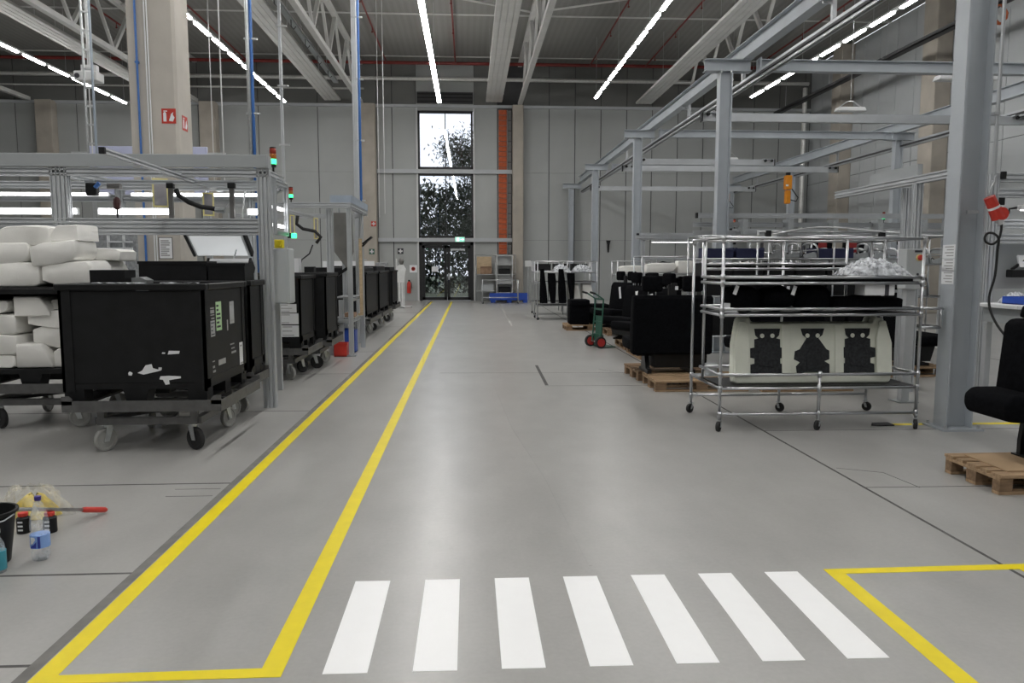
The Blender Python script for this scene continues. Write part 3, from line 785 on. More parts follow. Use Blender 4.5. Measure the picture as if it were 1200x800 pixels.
# posts (front row and back row)
sp('post', (-2.255, 8.64, 0), (-2.255, 8.64, 2.66), .135, .09)
sp('post', (-2.80, 10.06, 0), (-2.80, 10.06, 2.66), .09, .09)
sp('post', (-4.43, 8.64, 1.45), (-4.43, 8.64, 2.66), .18, .09)
sp('post', (-6.9, 8.64, 0), (-6.9, 8.64, 2.66), .135, .09)
sp('post', (-6.9, 10.06, 0), (-6.9, 10.06, 2.66), .09, .09)
sp('post', (-4.43, 10.06, 0), (-4.43, 10.06, 2.66), .09, .09)
# front beams
sp('upper_beam', (XLs, 8.64, 2.612), (-2.19, 8.64, 2.612), .09, .09)
sp('lower_beam', (XLs, 8.635, 2.025), (-2.325, 8.635, 2.025), .09, .18)
sp('back_upper_beam', (XLs, 10.06, 2.612), (-2.48, 10.06, 2.612), .09, .09)
sp('back_lower_beam', (XLs, 10.06, 2.45), (-2.5, 10.06, 2.45), .045, .09)
sp('side_beam', (-2.255, 8.69, 2.612), (-2.255, 9.42, 2.612), .09, .09)
sp('rear_link_beam', (-2.255, 9.38, 2.52), (-2.52, 10.03, 2.52), .06, .06)
sp('side_beam', (-4.43, 8.69, 2.612), (-4.43, 10.02, 2.612), .09, .09)
B(S1).box(XLs, -2.20, 8.575, 8.60, 2.662, 2.80).box(-2.22, -2.195, 8.60, 8.75, 2.662, 2.80).build('fascia_board', 'cabinet_edge', st, bev=.004, seg=1)
# inner hanging rails
for y in (9.0, 9.4, 9.75): sp('hanging_rail', (-4.35, y, 2.545), (-2.32, y, 2.545), .04, .045)
# lamp strips
def lampbar(n_, x0, x1, y, z, h):
    o = B(S1).box(x0, x1, y + .012, y + .05, z - h / 2 - .01, z + h / 2 + .01).build(n_, 'white_paint', st)
    B(S1).box(x0 + .02, x1 - .02, y, y + .012, z - h / 2, z + h / 2).build('light_strip', 'station_tube', o)
lampbar('lamp_bar', -4.26, -2.58, 9.95, 2.49, .028)
lampbar('lamp_bar', -4.30, -3.44, 9.15, 2.225, .058); lampbar('lamp_bar', -2.60, -2.36, 9.15, 2.225, .058)
lampbar('lamp_bar', -7.0, -4.52, 9.95, 2.49, .028)
lampbar('lamp_bar', -7.0, -4.52, 9.15, 2.225, .058)
# overhead cantilever rail sticking out toward the aisle mouth
rl = thing('cantilever_rail', 'aluminium rail with black end cap jutting out from the first station', 'rail', (-3.15, 6.85, 2.56))
prof(B((-3.15, 6.85, 2.56)), (-3.15, 6.87, 2.585), (-3.14, 10.03, 2.55), .045, .05).build('rail', 'alu', rl); B((-3.15, 6.85, 2.56)).box(-3.175, -3.125, 6.84, 6.87, 2.557, 2.613).build('end_cap', 'black_plastic', rl)
# aisle side gate frame
gt = thing('side_gate', 'slim aluminium gate frame on the aisle side of first station', 'gate', (-2.2, 9.2, 1.15))
GO = (-2.2, 9.2, 1.15)
profile_part('upright', gt, GO, (-2.185, 8.80, 1.95), (-2.185, 8.80, 2.57), .045, .045); profile_part('upright', gt, GO, (-2.185, 9.34, 1.95), (-2.185, 9.34, 2.57), .045, .045)
profile_part('top_rail', gt, GO, (-2.185, 8.78, 2.545), (-2.185, 9.36, 2.545), .045, .045); profile_part('bottom_rail', gt, GO, (-2.185, 8.82, 1.97), (-2.185, 9.32, 1.97), .045, .045)
for z in (2.26, 2.06):
    B(GO).box(-2.225, -2.21, 8.84, 9.30, z - .018, z + .018).build('lamp_strip', 'station_tube', gt)
# stack lights
def stack_light(label, loc, sc=1.0, green=True):
    t = thing('stack_light', label, 'signal light', loc, 0, 'red amber green stack lights')
    s = sc
    B().cyl((0, 0, 0), (0, 0, .08 * s), .012 * s, 8).lathe([(.03 * s, .07 * s), (.034 * s, .075 * s), (.034 * s, .10 * s), (.03 * s, .105 * s)], n=12).build('base', 'black_plastic', t)
    for (z, m, nm) in ((.105, 'lamp_green' if green else 'felt', 'green_lamp'), (.165, 'lamp_amber', 'amber_lamp'), (.225, 'lamp_red', 'red_lamp')):
        o = B().lathe([(.035 * s, z * s), (.038 * s, (z + .008) * s), (.038 * s, (z + .05) * s), (.035 * s, (z + .058) * s)], n=14).build(nm, m, t); autosmooth(o)
    B().lathe([(.036 * s, .283 * s), (.036 * s, .295 * s), (.02 * s, .30 * s)], n=12).build('cap', 'black_plastic', t)
    return t
stack_light('red amber green stack light on top of the first station', (-2.25, 9.05, 2.655), 1.0)
stack_light('red amber green stack light on the second station, lower behind first', (-3.07, 13.5, 2.667), .95)
# grey control cabinet
cb = thing('control_cabinet', 'grey control cabinet on the aisle end of first station', 'cabinet', (-2.19, 9.1, 1.15))
CO = (-2.19, 9.1, 1.15)
B(CO).box(-2.31, -2.10, 8.98, 9.26, 1.155, 1.80).build('body', 'cabinet_grey', cb, bev=.006, seg=1)
B(CO).box(-2.10, -2.088, 8.99, 9.25, 1.165, 1.79).build('door', 'cabinet_grey', cb, bev=.004, seg=1)
B(CO).box(-2.29, -2.12, 8.972, 8.98, 1.175, 1.78).build('front_plate', 'cabinet_grey', cb)
es = thing('emergency_switch', 'yellow emergency switch box on top of the grey control cabinet', 'switch', (-2.2, 9.05, 1.80))
B().box(-.06, .045, -.03, .03, 0, .10).build('box', 'yellow_plastic', es, bev=.008); B().cyl((0, -.03, .05), (0, -.06, .05), .025, 12).build('button', 'yellow_plastic', es); B().box(-.11, -.085, -.01, .01, .0, .12).build('key_switch', 'red_sign', es)
gl = thing('green_indicator', 'small round green indicator lamp beside the side gate', 'signal light', (-2.14, 9.42, 1.93))
B().box(-.05, -.01, -.03, .03, -.0, .06).build('bracket', 'black_plastic', gl); B().lathe([(.03, 0), (.034, .01), (.034, .05), (.02, .06)], (.02, 0, 0), 12).build('lamp', 'lamp_green', gl)
# hanging yellow framed sheets
def hang_sheet(label, x, y, z0, w, h, rz, top):
    t = thing('hanging_sheet', label, 'sheet', (x, y, z0), rz, 'yellow framed hanging sheets')
    b = B(); e = .018
    b.box(-w / 2, w / 2, -.006, .006, 0, e).box(-w / 2, w / 2, -.006, .006, h - e, h).box(-w / 2, -w / 2 + e, -.006, .006, e, h - e).box(w / 2 - e, w / 2, -.006, .006, e, h - e)
    b.build('frame', 'pale_yellow' , t)
    sh = B().box(-w / 2 + e, w / 2 - e, -.003, .003, e, h - e).build('sheet', 'sheet_grey', t)
    B().cyl((-w / 3, 0, h), (-w / 3, 0, top - z0), .003, 5).cyl((w / 3, 0, h), (w / 3, 0, top - z0), .003, 5).build('cord', 'zinc', t)
hang_sheet('yellow framed grey sheet hanging beside the concrete column', -3.60, 9.22, 2.28, .17, .33, R(20), 2.53)
hang_sheet('yellow framed grey sheet hanging near the white lamp hood', -3.165, 9.55, 2.20, .13, .28, R(25), 2.53)
hang_sheet('yellow framed sheet hanging at second station near the black hose', -2.95, 13.0, 2.10, .10, .34, R(55), 2.56)
hang_sheet('yellow framed sheet hanging at second station beside its profile post', -2.62, 13.3, 2.05, .10, .36, R(60), 2.56)
# tool arms and hoses inside the station
def tool_arm(label, x, y, z, L, group='hanging tool holders'):
    t = thing('tool_holder', label, 'tool holder', (x, y, z), 0, group)
    B().box(-.025, .025, -.02, .02, -L, -.02).build('bar', 'tool_grey', t, bev=.004, seg=1); B().box(-.04, .04, -.03, .03, -.04, .02).build('clamp', 'black_plastic', t, bev=.005, seg=1)
    B().box(-.05, .05, -.03, .03, -L - .03, -L).build('foot_plate', 'tool_grey', t)
tool_arm('grey tool holder hanging left of the yellow framed sheet pair', -3.40, 9.0, 2.515, .52)
tool_arm('grey tool holder hanging beside the front corner post', -2.70, 8.95, 2.515, .50)
h1 = thing('black_hose', 'thick black hose drooping between the hanging tool holders', 'hose', (-3.38, 9.05, 2.2))
b = B((-3.38, 9.05, 2.2)).tube([(-3.36, 9.05, 2.47), (-3.33, 9.05, 2.40), (-3.24, 9.1, 2.33), (-3.12, 9.15, 2.28), (-3.02, 9.2, 2.27), (-2.95, 9.2, 2.25)], .028, 10); b.build('hose', 'black_rubber', h1, smooth=True)
B((-3.38, 9.05, 2.2)).cyl((-2.97, 9.2, 2.25), (-2.86, 9.2, 2.24), .035, 10).bar((-2.9, 9.2, 2.24), (-2.76, 9.2, 2.40), .018, .018).build('nozzle', 'zinc', h1)
cmra = thing('scanner', 'small black scanner with blue plug hanging beside wide station post', 'scanner', (-4.22, 8.9, 2.44))
B().box(-.06, .06, -.04, .04, -.06, .08).build('body', 'black_plastic', cmra, bev=.012); B().cyl((.04, -.02, .03), (.09, -.02, .08), .025, 10).build('plug', 'blue_pipe', cmra); B().box(-.02, .02, -.02, .02, .08, .12).build('mount', 'zinc', cmra)
grp = thing('tool_balancer', 'tool balancer with dark red motor hanging by white light strip', 'tool', (-3.99, 8.95, 2.52))
B().box(-.08, .06, -.04, .04, -.06, .0).build('hanger_block', 'tool_grey', grp, bev=.008); B().cyl((0, 0, -.06), (0, 0, -.16), .012, 8).build('stem', 'zinc', grp)
B().lathe([(.02, -.29), (.038, -.27), (.042, -.22), (.036, -.17), (.015, -.15)], (.01, 0, 0), 14).build('motor', 'motor_red', grp); B().cyl((.01, 0, -.29), (.01, 0, -.44), .012, 8).build('bit', 'black_metal', grp)
# white tilted lamp hood pair under the beam
def hood(label, x, y, z, w, d):
    t = thing('lamp_hood', label, 'lamp', (x, y, z), 0, 'white tilted lamp hoods')
    t.rotation_euler = (R(52), 0, 0)
    B().box(-w / 2, w / 2, -.03, .03, -d / 2, d / 2).build('shade', 'white_paint', t, bev=.012)
    for s in (-1, 1): B().box(s * w / 2, s * (w / 2 + .03), -.04, .04, -d / 2, d / 2 - .0).build('end_cap', 'black_plastic', t, bev=.006)
    B().box(-w / 2 + .03, w / 2 - .03, -.034, -.03, -d / 2 + .02, d / 2 - .02).build('diffuser', 'screen_white', t)
hood('wide white lamp hood with black ends behind the black trays', -3.02, 9.45, 1.86, .66, .40)
hood('smaller white lamp hood with a black end below the wide hood', -2.86, 9.35, 1.60, .46, .20)
for hx in (-3.25, -2.78):
    B(S1).cyl((hx, 9.52, 1.95), (hx, 9.75, 2.53), .012, 8).build('hood_arm', 'zinc', st)
B(S1).cyl((-2.86, 9.42, 1.64), (-2.78, 9.60, 2.05), .010, 8).build('hood_arm', 'zinc', st)
# bench inside the station
bn = thing('work_bench', 'grey bench inside the first station carrying small parts', 'bench', (-4.3, 9.5, 0))
B().box(-2.5, 1.95, -.32, .42, 1.36, 1.40).build('worktop', 'cabinet_grey', bn, bev=.005, seg=1)
for x in (-2.4, -.2, 1.85):
    for y in (-.28, .38): B().box(x - .03, x + .03, y - .03, y + .03, 0, 1.36).build('leg', 'alu', bn)
tb_ = thing('tool_board', 'grey perforated tool board with white holder rack behind foam stack', 'tool board', (-4.53, 9.98, 1.40))
B().box(-.62, .32, -.02, .02, .0, .62).build('panel', 'board_grey', tb_, bev=.004, seg=1)
w_ = B()
w_.box(-.58, .28, -.06, -.04, .40, .425).box(-.02, .28, -.06, -.04, .49, .505)
for x in (-.5, -.3, -.02, .17): w_.box(x - .01, x + .01, -.06, -.02, .40, .58)
w_.box(-.02, .00, -.06, -.04, .26, .42).box(.16, .18, -.06, -.04, .22, .42).box(.0, .16, -.06, -.04, .26, .28).box(.0, .02, -.06, -.04, .22, .26)
w_.build('holder_rack', 'white_paint', tb_)
for i, (x, w, h, m, lb) in enumerate(((-3.62, .10, .12, 'cardboard', 'small brown carton on the bench under the white lamp hood'), (-3.46, .07, .11, 'navy_plastic', 'small navy bin on the bench under the white lamp hood'), (-4.0, .12, .10, 'black_plastic', 'small black bin on the bench beside the tool board'))):
    t = thing('small_bin', lb, 'bin', (x + .45, 9.28, 1.40), 0, 'small bins on the station bench'); 
    B().box(-w / 2, w / 2, -.05, .05, 0, .01).box(-w / 2, -w / 2 + .006, -.05, .05, 0, h).box(w / 2 - .006, w / 2, -.05, .05, 0, h).box(-w / 2, w / 2, .044, .05, 0, h).box(-w / 2, w / 2, -.05, -.044, 0, h * .7).build('shell', m, t)

# ================================================================ FRONT CONTAINERS on dollies
d1_ = make_dolly('grey steel dolly on casters under the front black container', (-2.78, 7.13, 0), W=1.32, D=1.22, angs=(-2.2, -.55, 2.3, 1.2), whe=('grey_wheel', 'black_rubber', 'grey_wheel', 'grey_wheel'))
c1 = make_container('black bulk container with torn white sticker remains on its front', (-2.86, 7.19, .426), W=1.19, D=1.16, H=1.02)
# torn sticker scraps on the front (faces -Y)
def scrap(x, z, pts, rot=0):
    z += .10; x += .02
    po = [(x + p[0] * math.cos(rot) - p[1] * math.sin(rot), z + p[0] * math.sin(rot) + p[1] * math.cos(rot)) for p in pts]
    return B().prism(po, -.5825, -.580, 'Y').build('sticker_scrap', 'paper', c1)
scrap(.10, .18, [(-.10, -.02), (-.05, -.035), (.06, -.01), (.10, .0), (.03, .02), (.02, .055), (-.03, .045), (-.06, .0)])
scrap(-.06, .155, [(-.015, -.015), (.01, -.018), (.018, .005), (-.005, .018), (-.018, .004)])
scrap(.19, .195, [(-.015, -.012), (.012, -.012), (.014, .01), (-.012, .012)])
scrap(.28, .33, [(-.07, -.006), (-.045, -.008), (-.04, .004), (-.065, .006)]); scrap(.31, .335, [(-.05, -.018), (.045, -.012), (.05, .012), (-.04, .014)])
scrap(.23, .115, [(-.05, -.012), (-.02, -.016), (.0, -.06), (.035, -.055), (.03, -.02), (.13, -.004), (.13, .012), (.03, .018), (-.04, .014)])
# labels on the aisle side (faces +X): local x = .595
sx_ = .6045
sticker(c1, 'green_paper', sx_ - .009, -.20, .72, .15, .26, rows=6); sticker(c1, 'paper_grey', sx_ - .009, -.37, .62, .11, .14, rows=4); sticker(c1, 'paper_grey', sx_ - .009, .18, .73, .13, .21, rows=2, inkm='pale_ink')
sticker(c1, 'paper', sx_ - .009, .46, .30, .16, .24, rows=2, inkm='pale_ink')
b = B()
for (y, z, w, h) in ((-.37, .80, .10, .012), (-.37, .77, .10, .03), (-.37, .74, .10, .008), (-.36, .71, .08, .01), (-.15, .30, .20, .05), (.16, .43, .12, .012), (.18, .39, .10, .012), (.20, .35, .14, .02), (.04, .62, .03, .10), (-.38, .33, .06, .01), (-.38, .28, .05, .02), (-.37, .24, .07, .02)):
    B().box(sx_ - .009, sx_ - .0078, y - w / 2, y + w / 2, z - h / 2, z + h / 2).build('stencil_mark', 'pale_ink', c1)
d2_ = make_dolly('grey steel dolly under the second black container, behind the front dolly', (-2.865, 8.225, 0), W=1.26, D=.60, angs=(.4, 1.0, 2.0, -.3), whe=('grey_wheel', 'grey_wheel', 'black_rubber', 'grey_wheel'))
c2 = make_container('black bulk container with black trays, between front container and station post', (-2.865, 8.23, .426), W=1.19, D=.50, H=1.02)
# board leaning out of the second container
lb_ = B().prism([(-.575, .55), (-.545, .55), (-.575, .93), (-.60, .93)], .608, .612, 'X')
o = B((-2.37, 7.85, .85)).prism([(7.82, .82), (7.90, .90), (7.80, 1.26), (7.775, 1.24)], -2.372, -2.345, 'X').build('foam_offcut', 'foam', loc=(-2.37, 7.85, .85)); tag(o, 'thin pale foam offcut wedged between the two front black containers', 'foam offcut')
# black trays standing above the second container rim
for (x0, x1, z1, y0, lb) in ((-3.40, -2.72, 1.645, 8.0, 'wide black plastic tray standing in the second black container'), (-2.70, -2.33, 1.625, 8.02, 'narrow black plastic tray standing in the second black container')):
    o = thing('black_tray', lb, 'tray', ((x0 + x1) / 2, 8.23, .60), 0, 'black trays in the second container')
    w = (x1 - x0) / 2; d = .17; H = z1 - .60
    B().box(-w, w, -d, -d + .02, 0, H).box(-w, w, d - .02, d, 0, H).box(-w, -w + .02, -d + .02, d - .02, 0, H).box(w - .02, w, -d + .02, d - .02, 0, H).box(-w + .02, w - .02, -d + .02, d - .02, 0, .02).build('shell', 'black_plastic', o)
    B().box(-w - .01, w + .01, -d - .01, -d, H - .03, H).build('lip', 'black_plastic', o)
# parts lying loosely on the rim of the front container
o = thing('black_tray', 'small black plastic tray beside the foam pads, inside front container', 'tray', (-3.18, 7.0, .60)); 
B().box(-.15, .15, -.11, -.10, 0, .96).box(-.15, .15, .10, .11, 0, .96).box(-.15, -.14, -.10, .10, 0, .96).box(.14, .15, -.10, .10, 0, .96).box(-.14, .14, -.1, .1, 0, .02).build('shell', 'black_plastic', o)
o = tag(B((-2.95, 7.0, .6)).box(-2.98, -2.90, 6.98, 7.06, .60, 1.44).prism([(-3.0, 1.44), (-2.87, 1.44), (-2.87, 1.47), (-2.93, 1.50), (-3.0, 1.49)], 6.95, 7.1, 'Y').build('metal_bracket', 'zinc', loc=(-2.95, 7.0, .6)), 'shiny metal bracket poking above the front container rim', 'bracket')
# thin bright wrap strips along the rim
for i, (x0, x1, lb) in enumerate(((-3.20, -2.75, 'crumpled clear wrap on the front container rim by the small tray'), (-2.62, -2.30, 'crumpled clear wrap on the front container rim at its corner'))):
    rnd = random.Random(i)
    def fn(u, v, x0=x0, x1=x1, rnd=rnd): return (x0 + (x1 - x0) * u, 6.60 + .06 * v, 1.447 + .012 * rnd.random())
    o = B((x0, 6.6, 1.446)).grid(14, 3, fn).build('plastic_wrap', 'plastic_film', loc=(x0, 6.6, 1.446), fix=False); tag(o, lb, 'plastic wrap')

# ================================================================ FOAM PADS: open container with lid at the left
d3_ = make_dolly('grey steel dolly under the open container full of foam pads', (-4.28, 8.10, 0), W=1.34, D=1.16, angs=(-.6, .3, 1.6, .8), whe=('black_rubber', 'grey_wheel', 'grey_wheel', 'grey_wheel'))
c3 = make_container('open fronted black container packed with white foam pads', (-4.28, 8.12, .426), W=1.24, D=1.06, H=.955, open_front=True, lid=True)
def pad_poly(kind):
    if kind == 0: return [(-.5, -.42), (-.46, -.5), (.15, -.46), (.42, -.30), (.5, -.05), (.5, .42), (.44, .5), (-.20, .48), (-.47, .36), (-.5, .25)]
    if kind == 1: return [(-.5, -.5), (.48, -.48), (.5, -.35), (.40, .05), (.24, .45), (.18, .5), (-.48, .5), (-.5, .42)]
    if kind == 2: return [(-.48, -.5), (.4, -.5), (.5, -.38), (.5, .36), (.44, .46), (.05, .5), (-.35, .44), (-.5, .28), (-.5, -.42)]
    return [(-.5, -.28), (-.36, -.36), (-.1, -.5), (.46, -.5), (.5, -.4), (.5, .3), (.42, .5), (-.30, .42), (-.5, .26)]
def pad(label, x0, x1, z0, z1, y0, D, kind, tilt=0, flip=False, yaw=0, m='foam'):
    cx, cz = (x0 + x1) / 2, (z0 + z1) / 2; w, h = x1 - x0, z1 - z0
    po = [(p[0] * w * (-1 if flip else 1), p[1] * h) for p in pad_poly(kind)]
    b = B(); k = len(po)
    # slab with rounded front and back: rings along depth
    rings = [(0.0, .90), (.02, .97), (.06, 1.0), (.5, 1.03), (.94, 1.0), (.98, .97), (1.0, .90)]
    vs = []; fs = []
    for (t, s) in rings: vs += [(p[0] * (1 - (1 - s) * .5), t * D, p[1] * s) for p in po]
    for i in range(len(rings) - 1):
        for j in range(k): fs.append((i * k + j, i * k + (j + 1) % k, (i + 1) * k + (j + 1) % k, (i + 1) * k + j))
    fs.append(tuple(range(k))); fs.append(tuple(reversed([(len(rings) - 1) * k + j for j in range(k)])))
    b.add(vs, fs)
    o = b.build('foam_pad', m, loc=(cx, y0, cz)); autosmooth(o, 50)
    o.rotation_euler = (0, tilt, yaw)
    return tag(o, label, 'foam pad', 'white foam seat pads')
F = 'white foam pad '
zl = 1.396
pad(F + 'in the bottom row on the container lid, at its left end', -4.64, -4.16, zl, 1.635, 7.62, .44, 2)
pad(F + 'in the bottom row on the container lid, against front container', -4.135, -3.67, zl, 1.645, 7.62, .44, 3, 0)
pad(F + 'in the middle row, under the long top pad', -4.78, -4.24, 1.60, 1.82, 7.62, .44, 0)
pad(F + 'in the middle row, tilted over the pad below', -4.225, -3.79, 1.605, 1.83, 7.60, .44, 0, R(-5))
pad(F + 'with curved top on the stack, nearest the station beam', -4.53, -4.05, 1.795, 1.985, 7.64, .44, 2)
pad(F + 'on top of the stack beside the long curved one', -4.07, -3.79, 1.835, 1.99, 7.66, .42, 1, R(-3), True)
pad(F + 'on top of the stack at its left end, partly behind', -4.86, -4.40, 1.81, 2.00, 8.12, .40, 2, R(-6))
pad(F + 'behind the stack, in the bottom row at the back', -3.98, -3.66, zl, 1.66, 8.1, .42, 1, 0)
pad(F + 'with a grey inset, behind the stack, upper', -3.99, -3.60, 1.66, 1.78, 8.1, .40, 3, R(4))
pad(F + 'behind the stack, lower back row at the left', -4.70, -4.05, zl, 1.80, 8.1, .42, 1)
zf = .60
pad(F + 'inside the open container, bottom of the right pile', -4.43, -4.09, zf, .835, 7.63, .42, 1)
pad(F + 'inside the open container, second in the right pile, set back', -4.30, -3.75, .79, 1.03, 7.70, .42, 3)
pad(F + 'inside the open container, third in the right pile, set back', -4.33, -3.75, .985, 1.17, 7.68, .42, 3)
pad(F + 'inside the open container, topmost of the right pile', -4.43, -4.09, 1.105, 1.30, 7.64, .42, 1)
pad(F + 'inside the open container, behind the topmost of right pile', -4.14, -3.75, 1.165, 1.28, 7.76, .42, 0)
pad(F + 'inside the open container, bottom right behind the pile', -4.10, -3.78, zf, .80, 7.68, .42, 2)
pad(F + 'inside the open container, bottom of the left pile', -4.80, -4.45, zf, .73, 7.64, .42, 2)
pad(F + 'inside the open container, second in the left pile', -4.80, -4.42, .73, .93, 7.63, .42, 2)
pad(F + 'inside the open container, third in the left pile', -4.80, -4.42, .93, 1.125, 7.64, .42, 2)
pad(F + 'inside the open container, topmost of the left pile', -4.82, -4.50, 1.125, 1.26, 7.68, .42, 0)

# ================================================================ STATION 2
S2 = (-2.1, 13.5, 0)
s2 = thing('assembly_station', 'aluminium profile assembly station with a grey side board, beside the tall riser', 'work station', S2, 0)
def sq(n_, p, q, w, h, up=(0, 0, 1)): return profile_part(n_, s2, S2, p, q, w, h, up)
sq('post', (-2.09, 13.52, .02), (-2.09, 13.52, 2.60), .08, .08); sq('post', (-2.46, 13.7, 0), (-2.46, 13.7, 2.60), .11, .09); sq('post', (-2.09, 15.0, 0), (-2.09, 15.0, 2.60), .08, .08); sq('post', (-4.5, 13.55, 0), (-4.5, 13.55, 2.60), .09, .09); sq('post', (-2.42, 15.0, 0), (-2.42, 15.0, 2.6), .08, .08)
B(S2).box(-2.17, -2.01, 13.44, 13.60, 0, .02).build('foot_plate', 'zinc', s2)
sq('front_beam', (-4.6, 13.5, 2.64), (-2.05, 13.5, 2.64), .08, .09); sq('side_beam', (-2.09, 13.55, 2.64), (-2.09, 15.7, 2.64), .08, .09); sq('back_beam', (-4.6, 15.0, 2.55), (-2.13, 15.0, 2.55), .08, .08)
sq('diagonal_rail', (-3.35, 12.5, 2.58), (-2.6, 13.44, 2.40), .05, .05)
B(S2).box(-2.06, -2.045, 13.6, 15.7, 2.69, 2.82).box(-2.42, -2.06, 13.58, 13.60, 2.69, 2.82).build('side_board', 'blue_steel', s2)
# lower table frame
for z in (.60, .98): sq('table_rail', (-2.13, 13.8, z), (-2.13, 14.9, z), .05, .05)
sq('table_rail', (-2.4, 13.85, .60), (-2.13, 13.85, .60), .05, .05); sq('table_leg', (-2.32, 13.9, 0), (-2.32, 13.9, .98), .08, .08); sq('table_leg', (-2.13, 14.4, 0), (-2.13, 14.4, .6), .06, .06)
B(S2).box(-2.44, -2.08, 13.88, 14.9, .63, .66).build('shelf_board', 'board_grey', s2); B(S2).box(-2.44, -2.08, 14.1, 14.95, 1.005, 1.03).build('shelf_board', 'board_grey', s2)
# grey chute / funnel hanging under the beam
ch = thing('parts_chute', 'grey sheet metal chute hanging inside the second station', 'chute', (-2.28, 14.2, 1.55))
b = B().prism([(-.17, 1.0), (.12, 1.0), (.14, .30), (.03, .02), (-.17, .30)], -.15, .15, 'Y'); b.build('hopper', 'chute_grey', ch)
B().obox((-.02, -.20, -.06), (.22, .06, .05), Matrix.Rotation(R(-35), 3, 'Y')).build('flap', 'black_plastic', ch)
B().cyl((-.1, 0, 1.0), (-.1, 0, 1.09), .02, 8).build('hook', 'zinc', ch)
mn = thing('monitor_arm', 'black tilted monitor arm at the aisle side of second station', 'monitor', (-1.98, 14.6, 1.95))
B().obox((.06, 0, .12), (.22, .16, .035), Matrix.Rotation(R(-38), 3, 'Y')).build('screen', 'black_plastic', mn, bev=.006, seg=1)
B().tube([(-.10, 0, .0), (-.03, 0, .02), (.05, 0, .10)], .02, 8).build('arm', 'black_metal', mn)
pl = tag(B((-2.05, 14.55, .662)).box(-2.07, -2.02, 14.5, 14.58, .662, 2.1).box(-2.11, -2.07, 14.5, 14.58, .662, .70).build('wooden_post', 'light_wood', loc=(-2.05, 14.55, .662)), 'pale wooden post standing on the second station shelf', 'post')
o = tag(B((-2.2, 14.1, .662)).box(-2.28, -2.10, 14.0, 14.3, .662, .74).build('brown_block', 'brown_board', bev=.01, loc=(-2.2, 14.1, .662)), 'brown block lying on the second station shelf', 'block')
o = thing('blue_bin', 'small blue bin under the second station shelf', 'bin', (-2.24, 14.3, 0)); B().box(-.13, .13, -.2, .2, 0, .02).box(-.13, -.12, -.2, .2, 0, .42).box(.12, .13, -.2, .2, 0, .42).box(-.12, .12, -.2, -.19, 0, .42).box(-.12, .12, .19, .2, 0, .42).build('shell', 'blue_plastic', o)
o = thing('red_crate', 'red plastic crate on the floor beside the second station leg', 'crate', (-2.275, 13.55, 0)); B().box(-.11, .11, -.12, .12, 0, .02).box(-.11, -.10, -.12, .12, 0, .24).box(.10, .11, -.12, .12, 0, .24).box(-.10, .10, -.12, -.11, 0, .24).box(-.10, .10, .11, .12, 0, .24).build('shell', 'red_plastic', o); B().box(-.12, .12, -.13, -.12, .21, .24).build('lip', 'red_plastic', o)
h2 = thing('black_hose', 'black hose looping down from the second station rail', 'hose', (-3.0, 13.0, 2.3)); B((-3.0, 13.0, 2.3)).tube([(-2.90, 13.2, 2.44), (-2.92, 13.2, 2.30), (-2.82, 13.2, 2.22), (-2.62, 13.2, 2.18), (-2.52, 13.2, 2.08), (-2.60, 13.2, 1.98)], .028, 8).tube([(-2.66, 13.2, 1.95), (-2.72, 13.2, 1.80), (-2.85, 13.2, 1.70), (-2.9, 13.2, 1.55)], .012, 6).build('hose', 'black_rubber', h2, smooth=True)
# containers between the stations
make_dolly('grey steel dolly under the container with white papers', (-2.86, 11.13, 0), W=1.25, D=1.05, angs=(-.6, -.75, .3, .9), whe=('grey_wheel', 'grey_wheel', 'grey_wheel', 'black_rubber'))
c4 = make_container('black bulk container with white papers on its front, behind control cabinet', (-2.92, 11.13, .426), W=1.16, D=.95, H=1.04)
sticker(c4, 'paper', .41, -.4835, .585, .24, .12, rows=3, axis='Y', inkm='pale_ink'); sticker(c4, 'paper', .43, -.4835, .27, .25, .16, rows=3, axis='Y', inkm='pale_ink'); sticker(c4, 'paper', .425, -.4835, .44, .26, .15, rows=2, axis='Y', inkm='pale_ink')
make_dolly('grey steel dolly under the container nearest the second station', (-2.74, 12.29, 0), W=1.25, D=1.05, angs=(.6, .2, .3, .9))
make_container('black bulk container nearest the second station, beside its profile post', (-2.78, 12.27, .426), W=1.16, D=.95, H=1.06)
t = thing('white_parts_box', 'white paper covered parts box behind the container with papers', 'box', (-2.98, 13.06, 0))
B().box(-.42, .42, -.2, .2, 0, 1.45).build('stand', 'cabinet_grey', t, bev=.01, seg=1); B().box(-.06, .14, -.15, .05, 1.45, 1.72).build('carton', 'paper', t); B().box(-.24, -.10, -.15, .05, 1.45, 1.70).build('black_case', 'black_plastic', t, bev=.01, seg=1); B().box(.22, .38, -.12, .05, 1.45, 1.58).build('black_tray', 'black_plastic', t)
# far container row
far_lab = ['black bulk container beside the tall riser, first in the far row', 'black bulk container in the middle of the far row', 'black bulk container at the far end of the row by the white stand']
for i, y in enumerate((17.35, 19.75, 22.6)):
    make_dolly('grey steel dolly under the far container row, ' + ('first past the tall riser', 'in the middle of the row', 'at the end near the doors')[i], (-2.76, y, 0), W=1.30, D=(2.1, 2.2, 1.6)[i], angs=(.6, .2, 1.3, .9))
    o = make_container(far_lab[i], (-2.80, y, .426), W=1.2, D=(2.0, 2.1, 1.5)[i], H=1.04)
    for k, (dy, z) in enumerate(((-.4, .72), (.2, .66), (.5, .45))):
        sticker(o, 'paper', .5955, dy, z, .09, .16, rows=0, ink=False)
    t = tag(B((-2.8, y, .597)).box(-3.33, -2.27, y - (.85, .9, .6)[i], y + (.85, .9, .6)[i], .597, 1.56 + (.0, .03, .0)[i]).build('black_insert', 'black_plastic', bev=.02, loc=(-2.8, y, .597)), 'black insert stack rising out of the ' + ('first', 'middle', 'last')[i] + ' far container', 'insert')
